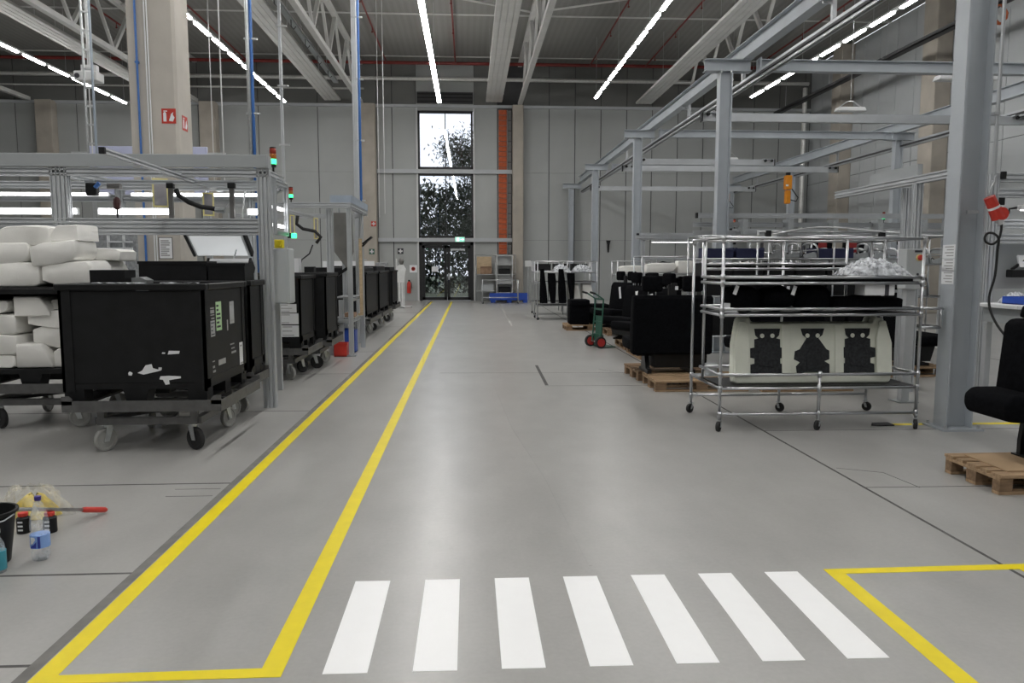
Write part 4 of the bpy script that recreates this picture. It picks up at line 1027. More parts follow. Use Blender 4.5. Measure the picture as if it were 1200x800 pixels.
wb_ = thing('wall_cabinet', 'long white cabinet behind the far container row', 'cabinet', (-4.1, 26.5, 0)); B().box(-.9, .9, -.25, .25, 0, 1.55).build('body', 'cabinet_grey', wb_, bev=.01, seg=1)
for x in (-.45, .45): B().box(x - .42, x + .42, -.27, -.25, .9, 1.75).build('white_door', 'paper', wb_)
B().box(.9, 1.3, -.25, .25, 0, 1.7).build('grey_end', 'board_grey', wb_, bev=.01, seg=1)
# white display stand figure near the doors, fire extinguisher, signs on the wall
ms = thing('display_stand', 'white figure shaped display stand beside the far fire extinguisher', 'display stand', (-2.62, 29.2, 0))
B().box(-.16, -.12, -.05, .05, 0, 1.86).box(.12, .15, -.05, .05, .0, .95).build('upright', 'skin_white', ms)
B().prism([(-.14, .95), (.16, .95), (.18, 1.2), (.22, 1.45), (.12, 1.62), (.04, 1.64), (-.1, 1.6), (-.16, 1.4)], -.06, .06, 'Y').build('torso', 'skin_white', ms, bev=.02)
B().lathe([(.03, 1.62), (.08, 1.68), (.10, 1.76), (.085, 1.85), (.03, 1.89)], (.04, 0, 0), 12).build('head', 'chute_grey', ms, smooth=True)
B().box(-.08, .0, -.05, .05, .06, .95).box(.03, .10, -.05, .05, .06, .95).build('legs', 'skin_white', ms, bev=.012)
for a in (0, 90): 
    B().obox((0, 0, .05), (.9, .06, .04), R(a + 20)).build('base_bar', 'skin_white', ms)
for a in range(4):
    w = R(a * 90 + 20); B().cyl((.42 * math.cos(w), .42 * math.sin(w) - .012, .03), (.42 * math.cos(w), .42 * math.sin(w) + .012, .03), .03, 10).build('caster', 'black_rubber', ms)
fe = thing('fire_extinguisher', 'red fire extinguisher on the wall left of the glass doors', 'fire extinguisher', (-2.75, 34.85, .35))
B().lathe([(.08, 0), (.09, .02), (.09, .42), (.06, .50), (.03, .53)], n=14).build('cylinder', 'red_plastic', fe, smooth=True); B().box(-.03, .05, -.03, .03, .53, .60).build('valve', 'black_plastic', fe); B().tube([(.04, -.02, .56), (.12, -.04, .45), (.12, -.06, .2)], .012, 6).build('hose', 'black_rubber', fe); B().box(-.04, .04, .09, .15, .2, .26).build('bracket', 'zinc', fe)
def wsign(lb, x, z, w, m, loc_y=34.995, cross=None, fr=None):
    s = thing('wall_sign', lb, 'sign', (x, loc_y, z)); B().box(-w / 2, w / 2, -.01, 0, -w / 2, w / 2).build('plate', m, s)
    if cross: B().box(-w * .12, w * .12, -.014, -.01, -w * .36, w * .36).box(-w * .36, w * .36, -.014, -.01, -w * .12, w * .12).build('cross', cross, s)
    return s
wsign('small black sign with white cross left of the glass doors', -3.12, 2.25, .26, 'ink', cross='paper')
wsign('small dark green sign with white cross on the wall column', -4.35, 2.22, .24, 'green_metal', 34.495, 'paper')
wsign('small red sign on the far wall column above the green cross', -4.25, 3.45, .22, 'red_sign', 34.495, 'paper')
s = wsign('white notice with red ring left of the glass doors', -2.55, 1.45, .34, 'paper'); B().lathe([(.09, -.013), (.09, -.011), (.05, -.011), (.05, -.013)], n=16, axis='Y').build('ring', 'red_sign', s)

# ================================================================ FLOOR CLUTTER at the left: bucket, bottles, mop stick, bag
bk = thing('bucket', 'black plastic bucket at the floor joint beside the mop stick', 'bucket', (-2.60, 4.12, 0))
o = B().lathe([(.09, 0), (.10, .005), (.135, .27), (.15, .275), (.15, .29), (.135, .29), (.13, .27), (.095, .02), (.01, .015)], n=24).build('pail', 'black_plastic', bk); autosmooth(o)
B().tube([(-.145, 0, .27), (-.13, -.06, .255), (-.05, -.14, .235), (.05, -.14, .235), (.13, -.06, .255), (.145, 0, .27)], .004, 6).build('handle', 'zinc', bk)
def pet_bottle(name, label, loc, prof, capm, fillm, labelz, lm, h):
    t = thing(name, label, 'bottle', loc, 0, None)
    o = B().lathe(prof, n=22).build('body', fillm, t); autosmooth(o, 60)
    z0, z1, r = labelz
    o = B().lathe([(r - .001, z0), (r + .001, z0), (r + .001, z1), (r - .001, z1)], n=22).build('wrapper', lm, t); autosmooth(o, 60)
    B().lathe([(.016, h - .024), (.017, h - .02), (.017, h - .002), (.014, h)], n=14).build('cap', capm, t)
    return t
bp = [(.03, 0), (.042, .004), (.046, .02), (.046, .05), (.043, .06), (.046, .07), (.046, .15), (.043, .16), (.047, .18), (.047, .21), (.040, .26), (.022, .315), (.015, .325), (.015, .338)]
wb2 = pet_bottle('water_bottle', 'clear plastic water bottle with blue label and purple cap on the floor', (-2.35, 4.16, 0), bp, 'purple_cap', 'clear_plastic', (.075, .145, .0475), 'bottle_label', .355)
B().prism([(.012, .078), (.024, .078), (.024, .142), (.012, .142)], -.0492, -.043, 'Y').build('label_mark', 'bottle_label_dark', wb2); B().prism([(-.024, .078), (.004, .078), (.006, .115), (-.008, .098), (-.024, .088)], -.0494, -.044, 'Y').build('label_mark', 'bottle_label_dark', wb2); B().prism([(-.022, .10), (-.012, .105), (.0, .125), (-.004, .138), (-.022, .138)], -.0494, -.044, 'Y').build('label_mark', 'paper', wb2)
pet_bottle('spray_bottle', 'teal labelled bottle in front of the black bucket', (-2.47, 3.985, 0), [(.025, 0), (.035, .004), (.036, .12), (.03, .16), (.014, .19), (.014, .215)], 'white_paint', 'clear_plastic', (.02, .12, .037), 'teal_label', .235)
# two dark cans behind the bottle
for (x, y, m, lb) in ((-2.535, 4.60, 'black_plastic', 'dark can with red cap behind the clear water bottle'), (-2.69, 4.60, 'black_plastic', 'dark can with red cap beside the bag with yellow cloth')):
    t = thing('spray_can', lb, 'can', (x, y, 0), 0, 'dark spray cans'); o = B().lathe([(.036, 0), (.038, .005), (.038, .09), (.026, .10)], n=18).build('can', m, t); autosmooth(o)
    B().lathe([(.024, .10), (.028, .104), (.028, .122), (.01, .126)], n=14).build('cap', 'red_plastic', t)
    b = B()
    for i in range(3): b.box(-.012, .016, -.0392, -.0375, .02 + i * .024, .03 + i * .024)
    b.build('print', 'paper', t)
# mop stick: from bucket rim down to the floor
def stick():
    t = thing('mop_stick', 'grey stick with red grip lying from bucket rim to floor', 'stick', (-2.60, 4.12, 0))
    a = Vector((-.25, -.12, .345)); c = Vector((.24, .82, .022))
    d = (c - a)
    B().cyl(a - d * .2, a + d * .86, .011, 10).build('shaft', 'zinc', t, smooth=True)
    B().tube([a + d * .84, a + d * .86, a + d * .985, c], [.014, .018, .018, .010], 12).build('grip', 'red_plastic', t, smooth=True)
stick()
rnd = random.Random(12)
bag = thing('plastic_bag', 'clear crumpled bag with yellow cloth behind the water bottle', 'bag', (-2.80, 4.90, 0)); bag.scale = (.78, .8, .9)
def bagf(u, v):
    a = u * 2 * math.pi; hgt = math.sin(v * math.pi * .5)
    r = (1 - v * .85) ** .6 * (1 + .16 * math.sin(5 * a + v * 7) + .1 * math.sin(9 * a))
    return (math.cos(a) * .27 * r, math.sin(a) * .17 * r, .002 + .215 * hgt * (1 + .08 * math.sin(7 * a)))
B().grid(40, 12, bagf).build('film', 'bag_film', bag, smooth=True)
def clf(u, v):
    a = u * 2 * math.pi; hgt = math.sin(v * math.pi * .5); r = (1 - v * .9) ** .6 * (1 + .2 * math.sin(4 * a + v * 5))
    return (.02 + math.cos(a) * .17 * r, math.sin(a) * .10 * r, .004 + .15 * hgt * (1 + .1 * math.sin(6 * a)))
B().grid(32, 10, clf).build('cloth', 'cloth_yellow', bag, smooth=True)
mat('orange_cable', (0.42, 0.10, 0.03), 0.6)
# ================================================================ CRANE: columns, caps, runways, ties, bridges
def crane_column(label, x, y, zt, h=.25, b=.20, base=True):
    t = thing('crane_column', label, 'column', (x, y, 0), 0, 'grey steel crane columns')
    tk = .016
    B().box(-h / 2, -h / 2 + tk, -b / 2, b / 2, .02, zt).box(h / 2 - tk, h / 2, -b / 2, b / 2, .02, zt).box(-h / 2 + tk, h / 2 - tk, -.006, .006, .02, zt).build('shaft', 'crane_paint', t)
    B().box(-.2, .2, -.18, .18, 0, .02).build('base_plate', 'crane_paint', t)
    bm = B().cyl((0, 0, 0), (0, 0, .035), .014, 6).mesh()
    for sx in (-1, 1):
        for sy in (-1, 1): link('anchor_bolt', bm, 'zinc', t, (sx * .165, sy * .145, .02))
    B().ibeam((-.38, 0, zt + .105), (.46, 0, zt + .105), .21, .20, .014).build('cap_beam', 'crane_paint', t)
    b_ = B()
    for sx in (-.09, .09): 
        B().cyl((sx, -.085, zt - .03), (sx, -.085, zt + .02), .016, 6).build('cap_bolt', 'zinc', t)
    return t
CX = 4.60
clab = ['near grey steel crane column with red plug, papers and cable', 'grey steel crane column rising behind the chrome trolley', 'grey steel crane column behind the black double seat', 'grey steel crane column behind the far chrome racks', 'grey steel crane column standing close to the far wall']
nc = crane_column(clab[0], 4.77, 7.15, 5.05, .27, .20)
for (y, lb, x) in ((13.8, clab[1], CX), (20.9, clab[2], CX), (27.9, clab[3], CX), (34.5, clab[4], CX)): crane_column(lb, x, y, 5.05, .225, .18)
for (y, lb) in ((13.8, 'grey steel crane column of the second runway behind station'), (20.9, 'grey steel crane column of the second runway in mid hall'), (27.9, 'grey steel crane column of the second runway toward the far wall'), (34.4, 'grey steel crane column of the second runway by the far corner')):
    crane_column(lb, 11.9, y, 5.05, .225, .18)
def runway(label, x, y0, y1, lx):
    t = thing('crane_runway', label, 'crane beam', (x, y0, 5.265), 0, 'crane runway beams')
    L = y1 - y0
    B().ibeam((0, 0, .14), (0, L, .14), .28, .18, .014).build('beam', 'crane_paint', t)
    prof_ = B().box(lx - .045, lx - .03, 0, L, -.42, -.30).box(lx + .03, lx + .045, 0, L, -.42, -.30).box(lx - .045, lx + .045, 0, L, -.30, -.285).box(lx - .045, lx - .012, 0, L, -.43, -.42).box(lx + .012, lx + .045, 0, L, -.43, -.42)
    prof_.build('hanging_rail', 'crane_rail', t)
    B().box(lx - .075, lx - .047, 0, L, -.385, -.345).build('conductor_rail', 'dark_grey', t)
    hm = B().box(lx - .03, lx + .03, -.03, .03, -.29, .02).box(lx - .14, lx - .03, -.02, .02, -.05, -.03).mesh()
    bm = B().cyl((lx - .16, 0, -.03), (lx - .10, 0, -.03), .02, 6).mesh()
    for i in range(int(L / 3.5)):
        link('rail_hanger', hm, 'crane_rail', t, (0, 1.2 + i * 3.5, 0)); link('hanger_bolt', bm, 'zinc', t, (0, 1.2 + i * 3.5, 0))
    return t
runway('grey crane runway beam on the column caps, with hanging rail', 4.98, -1.0, 34.3, .10)
runway('grey crane runway beam toward the right wall, with hanging rail', 11.95, 6.0, 34.3, .10)
for (y, lb) in ((13.82, 'grey cross tie beam from the column behind the chrome trolley'), (20.92, 'grey cross tie beam from the column behind the double seat'), (27.92, 'grey cross tie beam from the column behind the far racks')):
    o = thing('cross_tie_beam', lb, 'crane beam', (5.2, y, 5.10), 0, 'crane cross ties')
    B().ibeam((0, 0, .075), (6.55, 0, .075), .20, .16, .012).build('beam', 'crane_paint', o)
    for x in (.02, 6.5): B().box(x - .01, x + .02, -.10, .10, -.05, .20).build('end_plate', 'crane_paint', o)
def bridge(label, y, x0, x1, z=4.72):
    t = thing('crane_bridge', label, 'crane bridge', (x0, y, z), 0, 'crane bridge rails'); L = x1 - x0
    b = B().box(0, L, -.05, -.035, -.02, .12).box(0, L, .035, .05, -.02, .12).box(0, L, -.05, .05, .12, .135).box(0, L, -.06, -.012, -.035, -.02).box(0, L, .012, .06, -.035, -.02)
    b.build('rail', 'crane_rail', t)
    B().box(0, L, -.012, .012, .135, .15).build('rib', 'crane_paint', t)
    for x in (.2, L - .2):
        tr = B().box(x - .16, x + .16, -.12, .12, .135, .16).build('end_truck', 'crane_rail', t)
        for s in (-1, 1): B().cyl((x + s * .10, -.14, .10), (x + s * .10, -.10, .10), .04, 10).build('roller', 'black_rubber', tr)
    B().box(-.02, 0, -.07, .07, -.04, .15).build('end_stop', 'black_plastic', t); B().box(L, L + .02, -.07, .07, -.04, .15).build('end_stop', 'black_plastic', t)
    return t
bridge('crane bridge rail nearest the near column, behind the cross tie', 16.5, 5.02, 12.3)
bridge('crane bridge rail carrying the large orange hoist', 25.0, 5.02, 12.2, 4.70)
bridge('crane bridge rail carrying the small orange hoist', 31.5, 5.02, 11.9, 4.70)
bridge('short crane bridge rail behind the second column', 23.4, 5.02, 9.4, 4.70)
def hoist(label, x, y, z, s=1.0):
    t = thing('chain_hoist', label, 'hoist', (x, y, z), 0, 'orange hoists')
    B().box(-.11 * s, .11 * s, -.1 * s, .1 * s, -.52 * s, -.06 * s).build('body', 'orange_paint', t, bev=.02 * s, seg=1)
    B().box(-.085 * s, .085 * s, -.08 * s, .08 * s, -.98 * s, -.54 * s).build('lower_body', 'orange_paint', t, bev=.02 * s, seg=1)
    B().box(-.06 * s, .06 * s, -.05 * s, .05 * s, -.10 * s, .04 * s).build('hook_block', 'black_metal', t)
    B().tube([(.11 * s, 0, -.45 * s), (.22 * s, 0, -.6 * s), (.36 * s, 0, -.78 * s), (.30 * s, 0, -.9 * s), (.1 * s, 0, -.85 * s)], .018 * s, 6).build('control_cable', 'black_rubber', t, smooth=True)
    B().box(-.112 * s, -.02 * s, -.104 * s, -.1 * s, -.42 * s, -.36 * s).build('label_strip', 'paper', t)
hoist('tall orange hoist hanging from a crane bridge', 10.55, 25.0, 4.62); hoist('small orange hoist hanging behind the crane column', 10.74, 31.5, 4.62, .72)
# hanging white fixture lamps
def hang_lamp(label, x, y, z, w, on=False):
    t = thing('hanging_fixture', label, 'lamp', (x, y, z), 0, 'white hanging fixtures')
    B().prism([(-w / 2, 0), (w / 2, 0), (w / 2 - .05, .10), (-w / 2 + .05, .10)], -.12, .12, 'Y').build('housing', 'white_paint', t, bev=.01, seg=1)
    B().tube([(-w * .4, 0, .10), (-w * .1, 0, .26), (w * .1, 0, .26), (w * .4, 0, .10)], .012, 6).cyl((0, 0, .26), (0, 0, 10.55 - z), .006, 6).build('wire', 'zinc', t)
    B().box(-w / 2 + .04, w / 2 - .04, -.09, .09, -.008, 0).build('diffuser', 'white_paint', t)
hang_lamp('white hanging fixture with wire loop above the right station', 10.2, 20.3, 5.70, .80); hang_lamp('long white hanging fixture beside the near crane column', 9.6, 14.6, 5.15, 1.2); hang_lamp('small white hanging fixture beside the crane column behind trolley', 8.8, 25.6, 5.10, .50)
# long dark cable tray under the roof toward the right wall
o = thing('cable_tray', 'long dark cable tray under the roof near the right wall', 'cable tray', (13.7, 8, 8.28)); B().box(-.12, .12, 0, 26, 0, .03).box(-.12, -.10, 0, 26, 0, .12).box(.10, .12, 0, 26, 0, .12).build('tray', 'dark_grey', o); hm = B().cyl((0, 0, .02), (0, 0, 2.3), .008, 6).mesh()
for i in range(7): link('hanger', hm, 'zinc', o, (0, 1 + i * 4, 0))
B().box(-.16, .16, 17, 18, -.12, 0).build('junction_box', 'dark_grey', o)
# near column furniture
NX, NY = 4.77, 7.15
tag(B((4.96, 7.02, 0)).cyl((4.945, 7.02, 2.40), (4.945, 7.02, 5.0), .018, 10).box(4.90, 4.96, 7.0, 7.06, 3.0, 3.03).box(4.90, 4.96, 7.0, 7.06, 4.2, 4.23).build('conduit', 'crane_rail', loc=(4.96, 7.02, 0)), 'grey conduit running up the near crane column', 'conduit')
pg = thing('red_power_socket', 'red industrial plug and socket hanging on near crane column', 'socket', (4.93, 6.98, 2.02))
M1 = Matrix.Rotation(R(-25), 3, 'Y')
def slant(b, x, z, r0, r1, L, n=14):
    a = Vector((x, 0, z)); d = Vector((math.sin(R(28)), 0, -math.cos(R(28)))); return b.tube([a, a + d * L], [r0, r1], n)
slant(B(), -.045, .22, .050, .052, .10).build('socket', 'red_plastic', pg); slant(B(), .002, .132, .054, .054, .022).build('collar', 'paper', pg); slant(B(), .012, .112, .056, .060, .10).build('plug', 'red_plastic', pg); slant(B(), .060, .022, .040, .026, .06).build('plug_tail', 'paper', pg)
B().lathe([(.058, -.02), (.06, -.018), (.06, .018), (.05, .02)], (.065, -.03, .065), 14, 'Y').build('flap_lid', 'red_plastic', pg)
B().tube([(-.05, 0, .23), (-.03, 0, .30), (.0, .0, .36), (.02, .02, .42)], .010, 8).build('feed_cable', 'zinc', pg)
B().box(-.22, -.11, .04, .06, .07, .10).build('bracket', 'zinc', pg)
kb = thing('power_cable', 'black power cable with loop running down the near crane column', 'cable', (5.0, 6.97, 0))
pts = [(5.02, 6.98, 2.02), (5.015, 6.97, 1.93), (4.985, 6.96, 1.84), (4.92, 6.95, 1.80), (4.86, 6.95, 1.82), (4.845, 6.95, 1.86), (4.87, 6.95, 1.90), (4.93, 6.95, 1.90), (4.985, 6.955, 1.85), (4.985, 6.96, 1.74), (4.975, 6.96, 1.5), (4.93, 6.96, 1.3), (4.92, 6.9, 1.15), (4.95, 6.8, 1.0), (4.97, 6.6, .85), (4.90, 6.3, .72), (4.75, 6.0, .64), (4.55, 5.75, .60)]
def smooth_pts(p, n=4):
    out = []; p = [Vector(q) for q in p]
    for i in range(len(p) - 1):
        a, b, c, d = p[max(i - 1, 0)], p[i], p[i + 1], p[min(i + 2, len(p) - 1)]
        for k in range(n):
            t = k / n; out.append(.5 * ((2 * b) + (c - a) * t + (2 * a - 5 * b + 4 * c - d) * t * t + (3 * b - a - 3 * c + d) * t ** 3))
    return out + [p[-1]]
B((5.0, 6.97, 0)).tube(smooth_pts(pts), .011, 8).build('cable', 'black_rubber', kb, smooth=True)
for i, (z, h, lb) in enumerate(((1.67, .13, 'upper white printed sheet on the near crane column'), (1.545, .12, 'middle white printed sheet on the near crane column'), (1.42, .13, 'lower white printed sheet on the near crane column'))):
    s = thing('printed_sheet', lb, 'sheet', (4.634, 7.15, z), 0, 'printed sheets on the near crane column')
    o = B().box(-.0025, 0, -.095, .095, 0, h).build('paper', 'paper', s)
    b = B()
    for k in range(4): b.box(-.0035, -.0025, -.075, .03 + .03 * (k % 2), .02 + k * .028, .03 + k * .028)
    b.build('print', 'pale_ink', o)
tag(B((4.98, 7.2, 0)).box(4.90, 5.10, 7.36, 7.44, 0, .10).build('kerb_block', 'white_paint', bev=.02, loc=(4.98, 7.2, 0)), 'small white block on the floor behind the near column base', 'block')

# ================================================================ EURO PALLETS
def make_pallet(label, loc, rotz=0, m='pallet_wood'):
    """1.2 by .8 pallet, origin on the floor at its middle"""
    t = thing('euro_pallet', label, 'pallet', loc, rotz, 'wooden pallets')
    bm = B().box(-.0725, .0725, -.05, .05, 0, .078).mesh(.003, seg=1); bw = B().box(-.0725, .0725, -.0725, .0725, 0, .078).mesh(.003, seg=1)
    for y in (-.35, 0, .35):
        w = .0725 if y == 0 else .05
        link('bottom_board', B().box(-.6, .6, -w, w, 0, .022).mesh(.002, seg=1), m, t, (0, y, 0))
        for x in (-.527, 0, .527): link('block', bw if y == 0 else bm, 'pallet_wood_dark' if (x + y) else m, t, (x, y, .022))
    for x in (-.527, 0, .527): link('stringer_board', B().box(-.0725, .0725, -.4, .4, .100, .122).mesh(.002, seg=1), m, t, (x, 0, 0))
    for (y, w) in ((-.35, .0725), (-.1775, .05), (0, .0725), (.1775, .05), (.35, .0725)): link('top_board', B().box(-.6, .6, -w, w, .122, .144).mesh(.002, seg=1), m, t, (0, y, 0))
    return t

# ================================================================ SEATS
def soft(b, name, parent, m='black_fabric', bev=.03):
    o = b.build(name, m, parent, bev=bev, seg=3); autosmooth(o, 60); return o
def double_seat(label, loc, rotz, tagged=False, W=1.04):
    """bench seat facing +Y (its back toward -Y), origin on the floor plane below it"""
    t = thing('vehicle_seat', label, 'seat', loc, rotz, 'black vehicle seats'); LO = (0, 0, .14)
    w = W / 2
    soft(B(LO).prism([(-.02, .50), (.16, .44), (.56, .44), (.62, .50), (.60, .60), (.16, .58)], -w, w, 'X'), 'cushion', t)
    soft(B(LO).prism([(-.14, .40), (.05, .40), (.10, .58), (.03, 1.12), (-.02, 1.20), (-.14, 1.20), (-.17, 1.10)], -w, w, 'X'), 'backrest', t)
    B(LO).box(-w + .01, w - .01, -.185, -.165, .42, 1.17).build('back_panel', 'black_fabric', t, bev=.012, seg=1)
    for x in (-w * .52, w * .50):
        h = soft(B(LO).box(x - .135, x + .135, -.15, -.03, 1.245, 1.46), 'headrest', t, bev=.035)
        for s in (-.05, .05): B(LO).cyl((x + s, -.09, 1.18), (x + s, -.09, 1.26), .007, 6).build('headrest_rod', 'chrome', h)
    mt = B(LO).box(-.055, .055, -.09, -.05, 1.20, 1.34).box(-.02, .06, -.10, -.06, 1.30, 1.36).build('buckle_bracket', 'black_metal', t); B(LO).box(.03, .07, -.105, -.09, 1.27, 1.32).build('belt_tag', 'paper', mt)
    for x in (-w * .55, w * .55):
        B().prism([(-.10, .0), (.42, .0), (.42, .03), (.30, .06), (.24, .28), (.12, .28), (.0, .06), (-.10, .05)], x - .03, x + .03, 'X').build('leg', 'black_metal', t)
    B(LO).prism([(-.08, .22), (.34, .22), (.40, .44), (-.10, .44)], -w * .42, w * .90, 'X').build('seat_mechanism', 'black_plastic', t)
    B(LO).box(-w * .8, w * .8, .10, .16, .36, .42).build('cross_tube', 'black_metal', t)
    if tagged:
        M = B(LO).obox((.0, .075, .96), (.085, .006, .27), Matrix.Rotation(R(10), 3, 'Y')).build('white_tag', 'paper', t)
    return t
zp = .145
make_pallet('wooden pallet under the black double seat nearest the chrome trolley', (2.96, 9.82, 0), R(-1))
make_pallet('wooden pallet just behind the double seat pallet', (2.92, 10.78, 0), R(2), 'pallet_wood_dark')
double_seat('black double vehicle seat seen from its back, on the nearest aisle pallet', (2.72, 10.15, zp), 0, W=1.08)
t = double_seat('black double vehicle seat with white tag, facing the aisle, second pallet', (3.30, 13.35, zp), R(112), True)
make_pallet('wooden pallet under the tagged seat beside the green hand truck', (3.30, 13.3, 0), R(90))
make_pallet('wooden pallet under the second tagged seat', (3.35, 14.75, 0), R(88))
double_seat('black double vehicle seat with white tag beside the hand truck', (3.36, 14.80, zp), R(112), True)
make_pallet('small wooden pallet under the black boxes near the far chrome racks', (2.98, 18.95, 0), R(0))
for i, (x, y, w, h, lb) in enumerate(((2.72, 18.85, .50, .62, 'black boxy seat part on the pallet near the far racks, aisle side'), (3.25, 18.95, .46, .50, 'black boxy seat part on the pallet near the far racks, inner side'))):
    t = thing('seat_part', lb, 'seat part', (x, y, .1445), 0, 'black seat parts on pallet'); soft(B().box(-w / 2, w / 2, -.25, .25, .0, h), 'body', t, bev=.04); soft(B().box(-w / 2 + .03, w / 2 - .03, -.3, -.2, h - .16, h - .01), 'flap', t)
double_seat('black double vehicle seat with white tag behind the far pallet', (3.60, 17.72, zp), R(108), True); make_pallet('wooden pallet under the tagged seat behind the hand truck', (3.55, 17.72, 0), R(90), 'pallet_wood_dark')
make_pallet('wooden pallet seen under the right end of the chrome trolley', (4.30, 9.75, 0), R(1))
double_seat('black double vehicle seat behind the chrome trolley, right end', (4.20, 10.05, zp), R(3), W=1.1)
make_pallet('wooden pallet behind the near crane column', (6.3, 10.9, 0), R(3))
double_seat('black double vehicle seat behind the near crane column', (6.3, 11.0, zp), R(-90))
# single seat at the right edge
np_ = make_pallet('small wooden pallet with cardboard under the near single seat', (4.10, 5.29, 0), R(0)); np_.scale = (.68, .76, 1.0)
cb2 = tag(B((4.2, 5.4, .1445)).box(3.80, 4.49, 5.06, 5.53, .1445, .153).build('cardboard_sheet', 'cardboard', loc=(4.2, 5.4, .1445)), 'brown cardboard sheet lying on the near pallet', 'cardboard')
ss = thing('vehicle_seat', 'black single vehicle seat on cardboard covered pallet beside near column', 'seat', (4.27, 5.31, .1535), 0, 'black vehicle seats')
soft(B().prism([(-.50, .40), (-.47, .34), (.10, .30), (.22, .34), (.22, .50), (-.10, .53), (-.44, .53), (-.50, .48)], -.24, .24, 'Y'), 'cushion', ss)
soft(B().prism([(-.26, .50), (-.14, .33), (.20, .33), (.25, .60), (.20, 1.02), (.10, 1.05), (-.17, 1.05), (-.22, 1.01)], -.235, .235, 'Y'), 'backrest', ss)
soft(B().prism([(-.16, 1.06), (.14, 1.04), (.16, 1.16), (.10, 1.19), (-.14, 1.15)], -.16, .16, 'Y'), 'headrest', ss, bev=.02)
B().prism([(-.08, 0), (.28, 0), (.28, .05), (.12, .10), (.08, .31), (-.06, .31), (-.08, .12)], -.19, -.15, 'Y').build('leg_frame', 'black_metal', ss); B().prism([(-.08, 0), (.28, 0), (.28, .05), (.12, .10), (.08, .31), (-.06, .31), (-.08, .12)], .15, .19, 'Y').build('leg_frame', 'black_metal', ss)
B().box(-.05, .2, -.15, .15, .04, .12).build('motor_box', 'black_plastic', ss, bev=.012); B().box(-.10, .30, -.22, .22, .0, .012).build('floor_plate', 'black_metal', ss)
B().tube([(-.03, -.2, .11), (-.15, -.26, .07), (-.30, -.34, .02), (-.36, -.38, .005)], .005, 6).build('loose_wire', 'zinc', ss)
# hand truck
ht = thing('hand_truck', 'green two wheeled hand truck with red wheels by the pallets', 'hand truck', (2.52, 14.75, 0), R(-72))
fr = B()
for s in (-1, 1): fr.tube([(s * .16, -.05, .10), (s * .17, .0, .60), (s * .17, .02, .95), (s * .17, -.16, 1.06)], .016, 8)
for z in (.25, .5, .75, .95): fr.bar((-.165, .0, z), (.165, .0, z), .02, .03)
fr.build('frame', 'green_metal', ht); B().box(-.2, .2, .0, .28, .01, .022).box(-.2, .2, .0, .012, .01, .25).build('toe_plate', 'green_metal', ht)
B().box(-.14, .14, .012, .02, .22, .62).build('back_panel', 'green_metal', ht)
for s in (-1, 1):
    w_ = B().lathe([(.03, -.025), (.105, -.03), (.115, -.02), (.115, .02), (.105, .03), (.03, .025)], (s * .22, -.06, .115), 18, 'X').build('tyre', 'black_rubber', ht); B().lathe([(.015, -.038), (.078, -.034), (.08, .034), (.015, .038)], (s * .22, -.06, .115), 16, 'X').build('hub', 'red_wheel', w_)
    B().cyl((s * .17, -.16, 1.06), (s * .17, -.27, 1.09), .02, 8).build('grip', 'black_rubber', ht)
B().cyl((-.25, -.06, .115), (.25, -.06, .115), .01, 8).build('axle', 'zinc', ht)

# ================================================================ CHROME TROLLEY
def tubes(parent, nm, segs, r=.0145, m='chrome'):
    for (a, b) in segs: B().cyl(a, b, r, 10).build(nm, m, parent, smooth=True)
def sleeves(parent, pts, r=.021, m='chrome'):
    me = B().cyl((0, 0, -.03), (0, 0, .03), r, 10).mesh(smooth=True)
    for p in pts: link('sleeve', me, m, parent, p)
TO = (2.41, 7.13, 0)
tr = thing('chrome_trolley', 'large chrome tube trolley with three shelves and casters', 'trolley', TO)
W, D = 1.965, .95
zc = .085
tubes(tr, 'post', [((0, 0, zc), (0, 0, 1.87)), ((W, 0, zc), (W, 0, 1.87)), ((0, D, zc), (0, D, 1.87)), ((W, D, zc), (W, D, 1.87)), ((W / 2, 0, zc), (W / 2, 0, .55)), ((.03, .65, .42), (.03, .65, 1.87)), ((W - .03, .65, .42), (W - .03, .65, 1.87))])
tubes(tr, 'rear_post', [((.5 * W, D, zc), (.5 * W, D, 1.87)), ((W * .78, .65, 1.13), (W * .78, .65, 1.87))])
tubes(tr, 'top_rail', [((0, 0, 1.86), (W, 0, 1.86)), ((0, D, 1.86), (W, D, 1.86)), ((0, 0, 1.86), (0, D, 1.86)), ((W, 0, 1.86), (W, D, 1.86))])
for (z0, z1) in ((1.43, 1.486), (1.127, 1.185), (.415, .548)):
    for z in (z0, z1):
        tubes(tr, 'shelf_rail', [((0, 0, z), (W, 0, z)), ((0, .65, z), (W, .65, z)), ((0, 0, z), (0, .65, z)), ((W, 0, z), (W, .65, z))])
    B().box(.03, W - .03, .02, .63, z0 + .004, z0 + .018).build('shelf_board', 'black_plastic', tr)
tubes(tr, 'guard_rail', [((.03, .65, 1.615), (W - .03, .65, 1.615)), ((.03, .65, 1.565), (W - .03, .65, 1.565))])
tubes(tr, 'base_rail', [((0, 0, .163), (W, 0, .163)), ((0, D, .19), (W, D, .19)), ((0, 0, .415), (0, D, .415)), ((W, 0, .415), (W, D, .415)), ((0, D, .415), (W, D, .415)), ((W, 0, 1.185), (W + .22, 0, 1.185)), ((W, 0, .90 + .1), (W + .2, 0, 1.0)), ((W + .2, 0, 1.0), (W + .2, 0, 1.185))])
sleeves(tr, [(x, 0, z) for x in (0, W) for z in (.163, .415, .548, 1.127, 1.185, 1.43, 1.486, 1.85)] + [(0, D, z) for z in (.19, .415, 1.85)] + [(W / 2, 0, z) for z in (.163, .415, .548)])
for (x, y, a) in ((0, 0, -2.2), (W / 2, 0, -2.4), (W, 0, -2.0), (0, D, -2.5), (W / 2, D, -.9), (W, D, -.8)):
    caster(tr, x, y, .050, a, 'black_rubber', .112, w=.032)
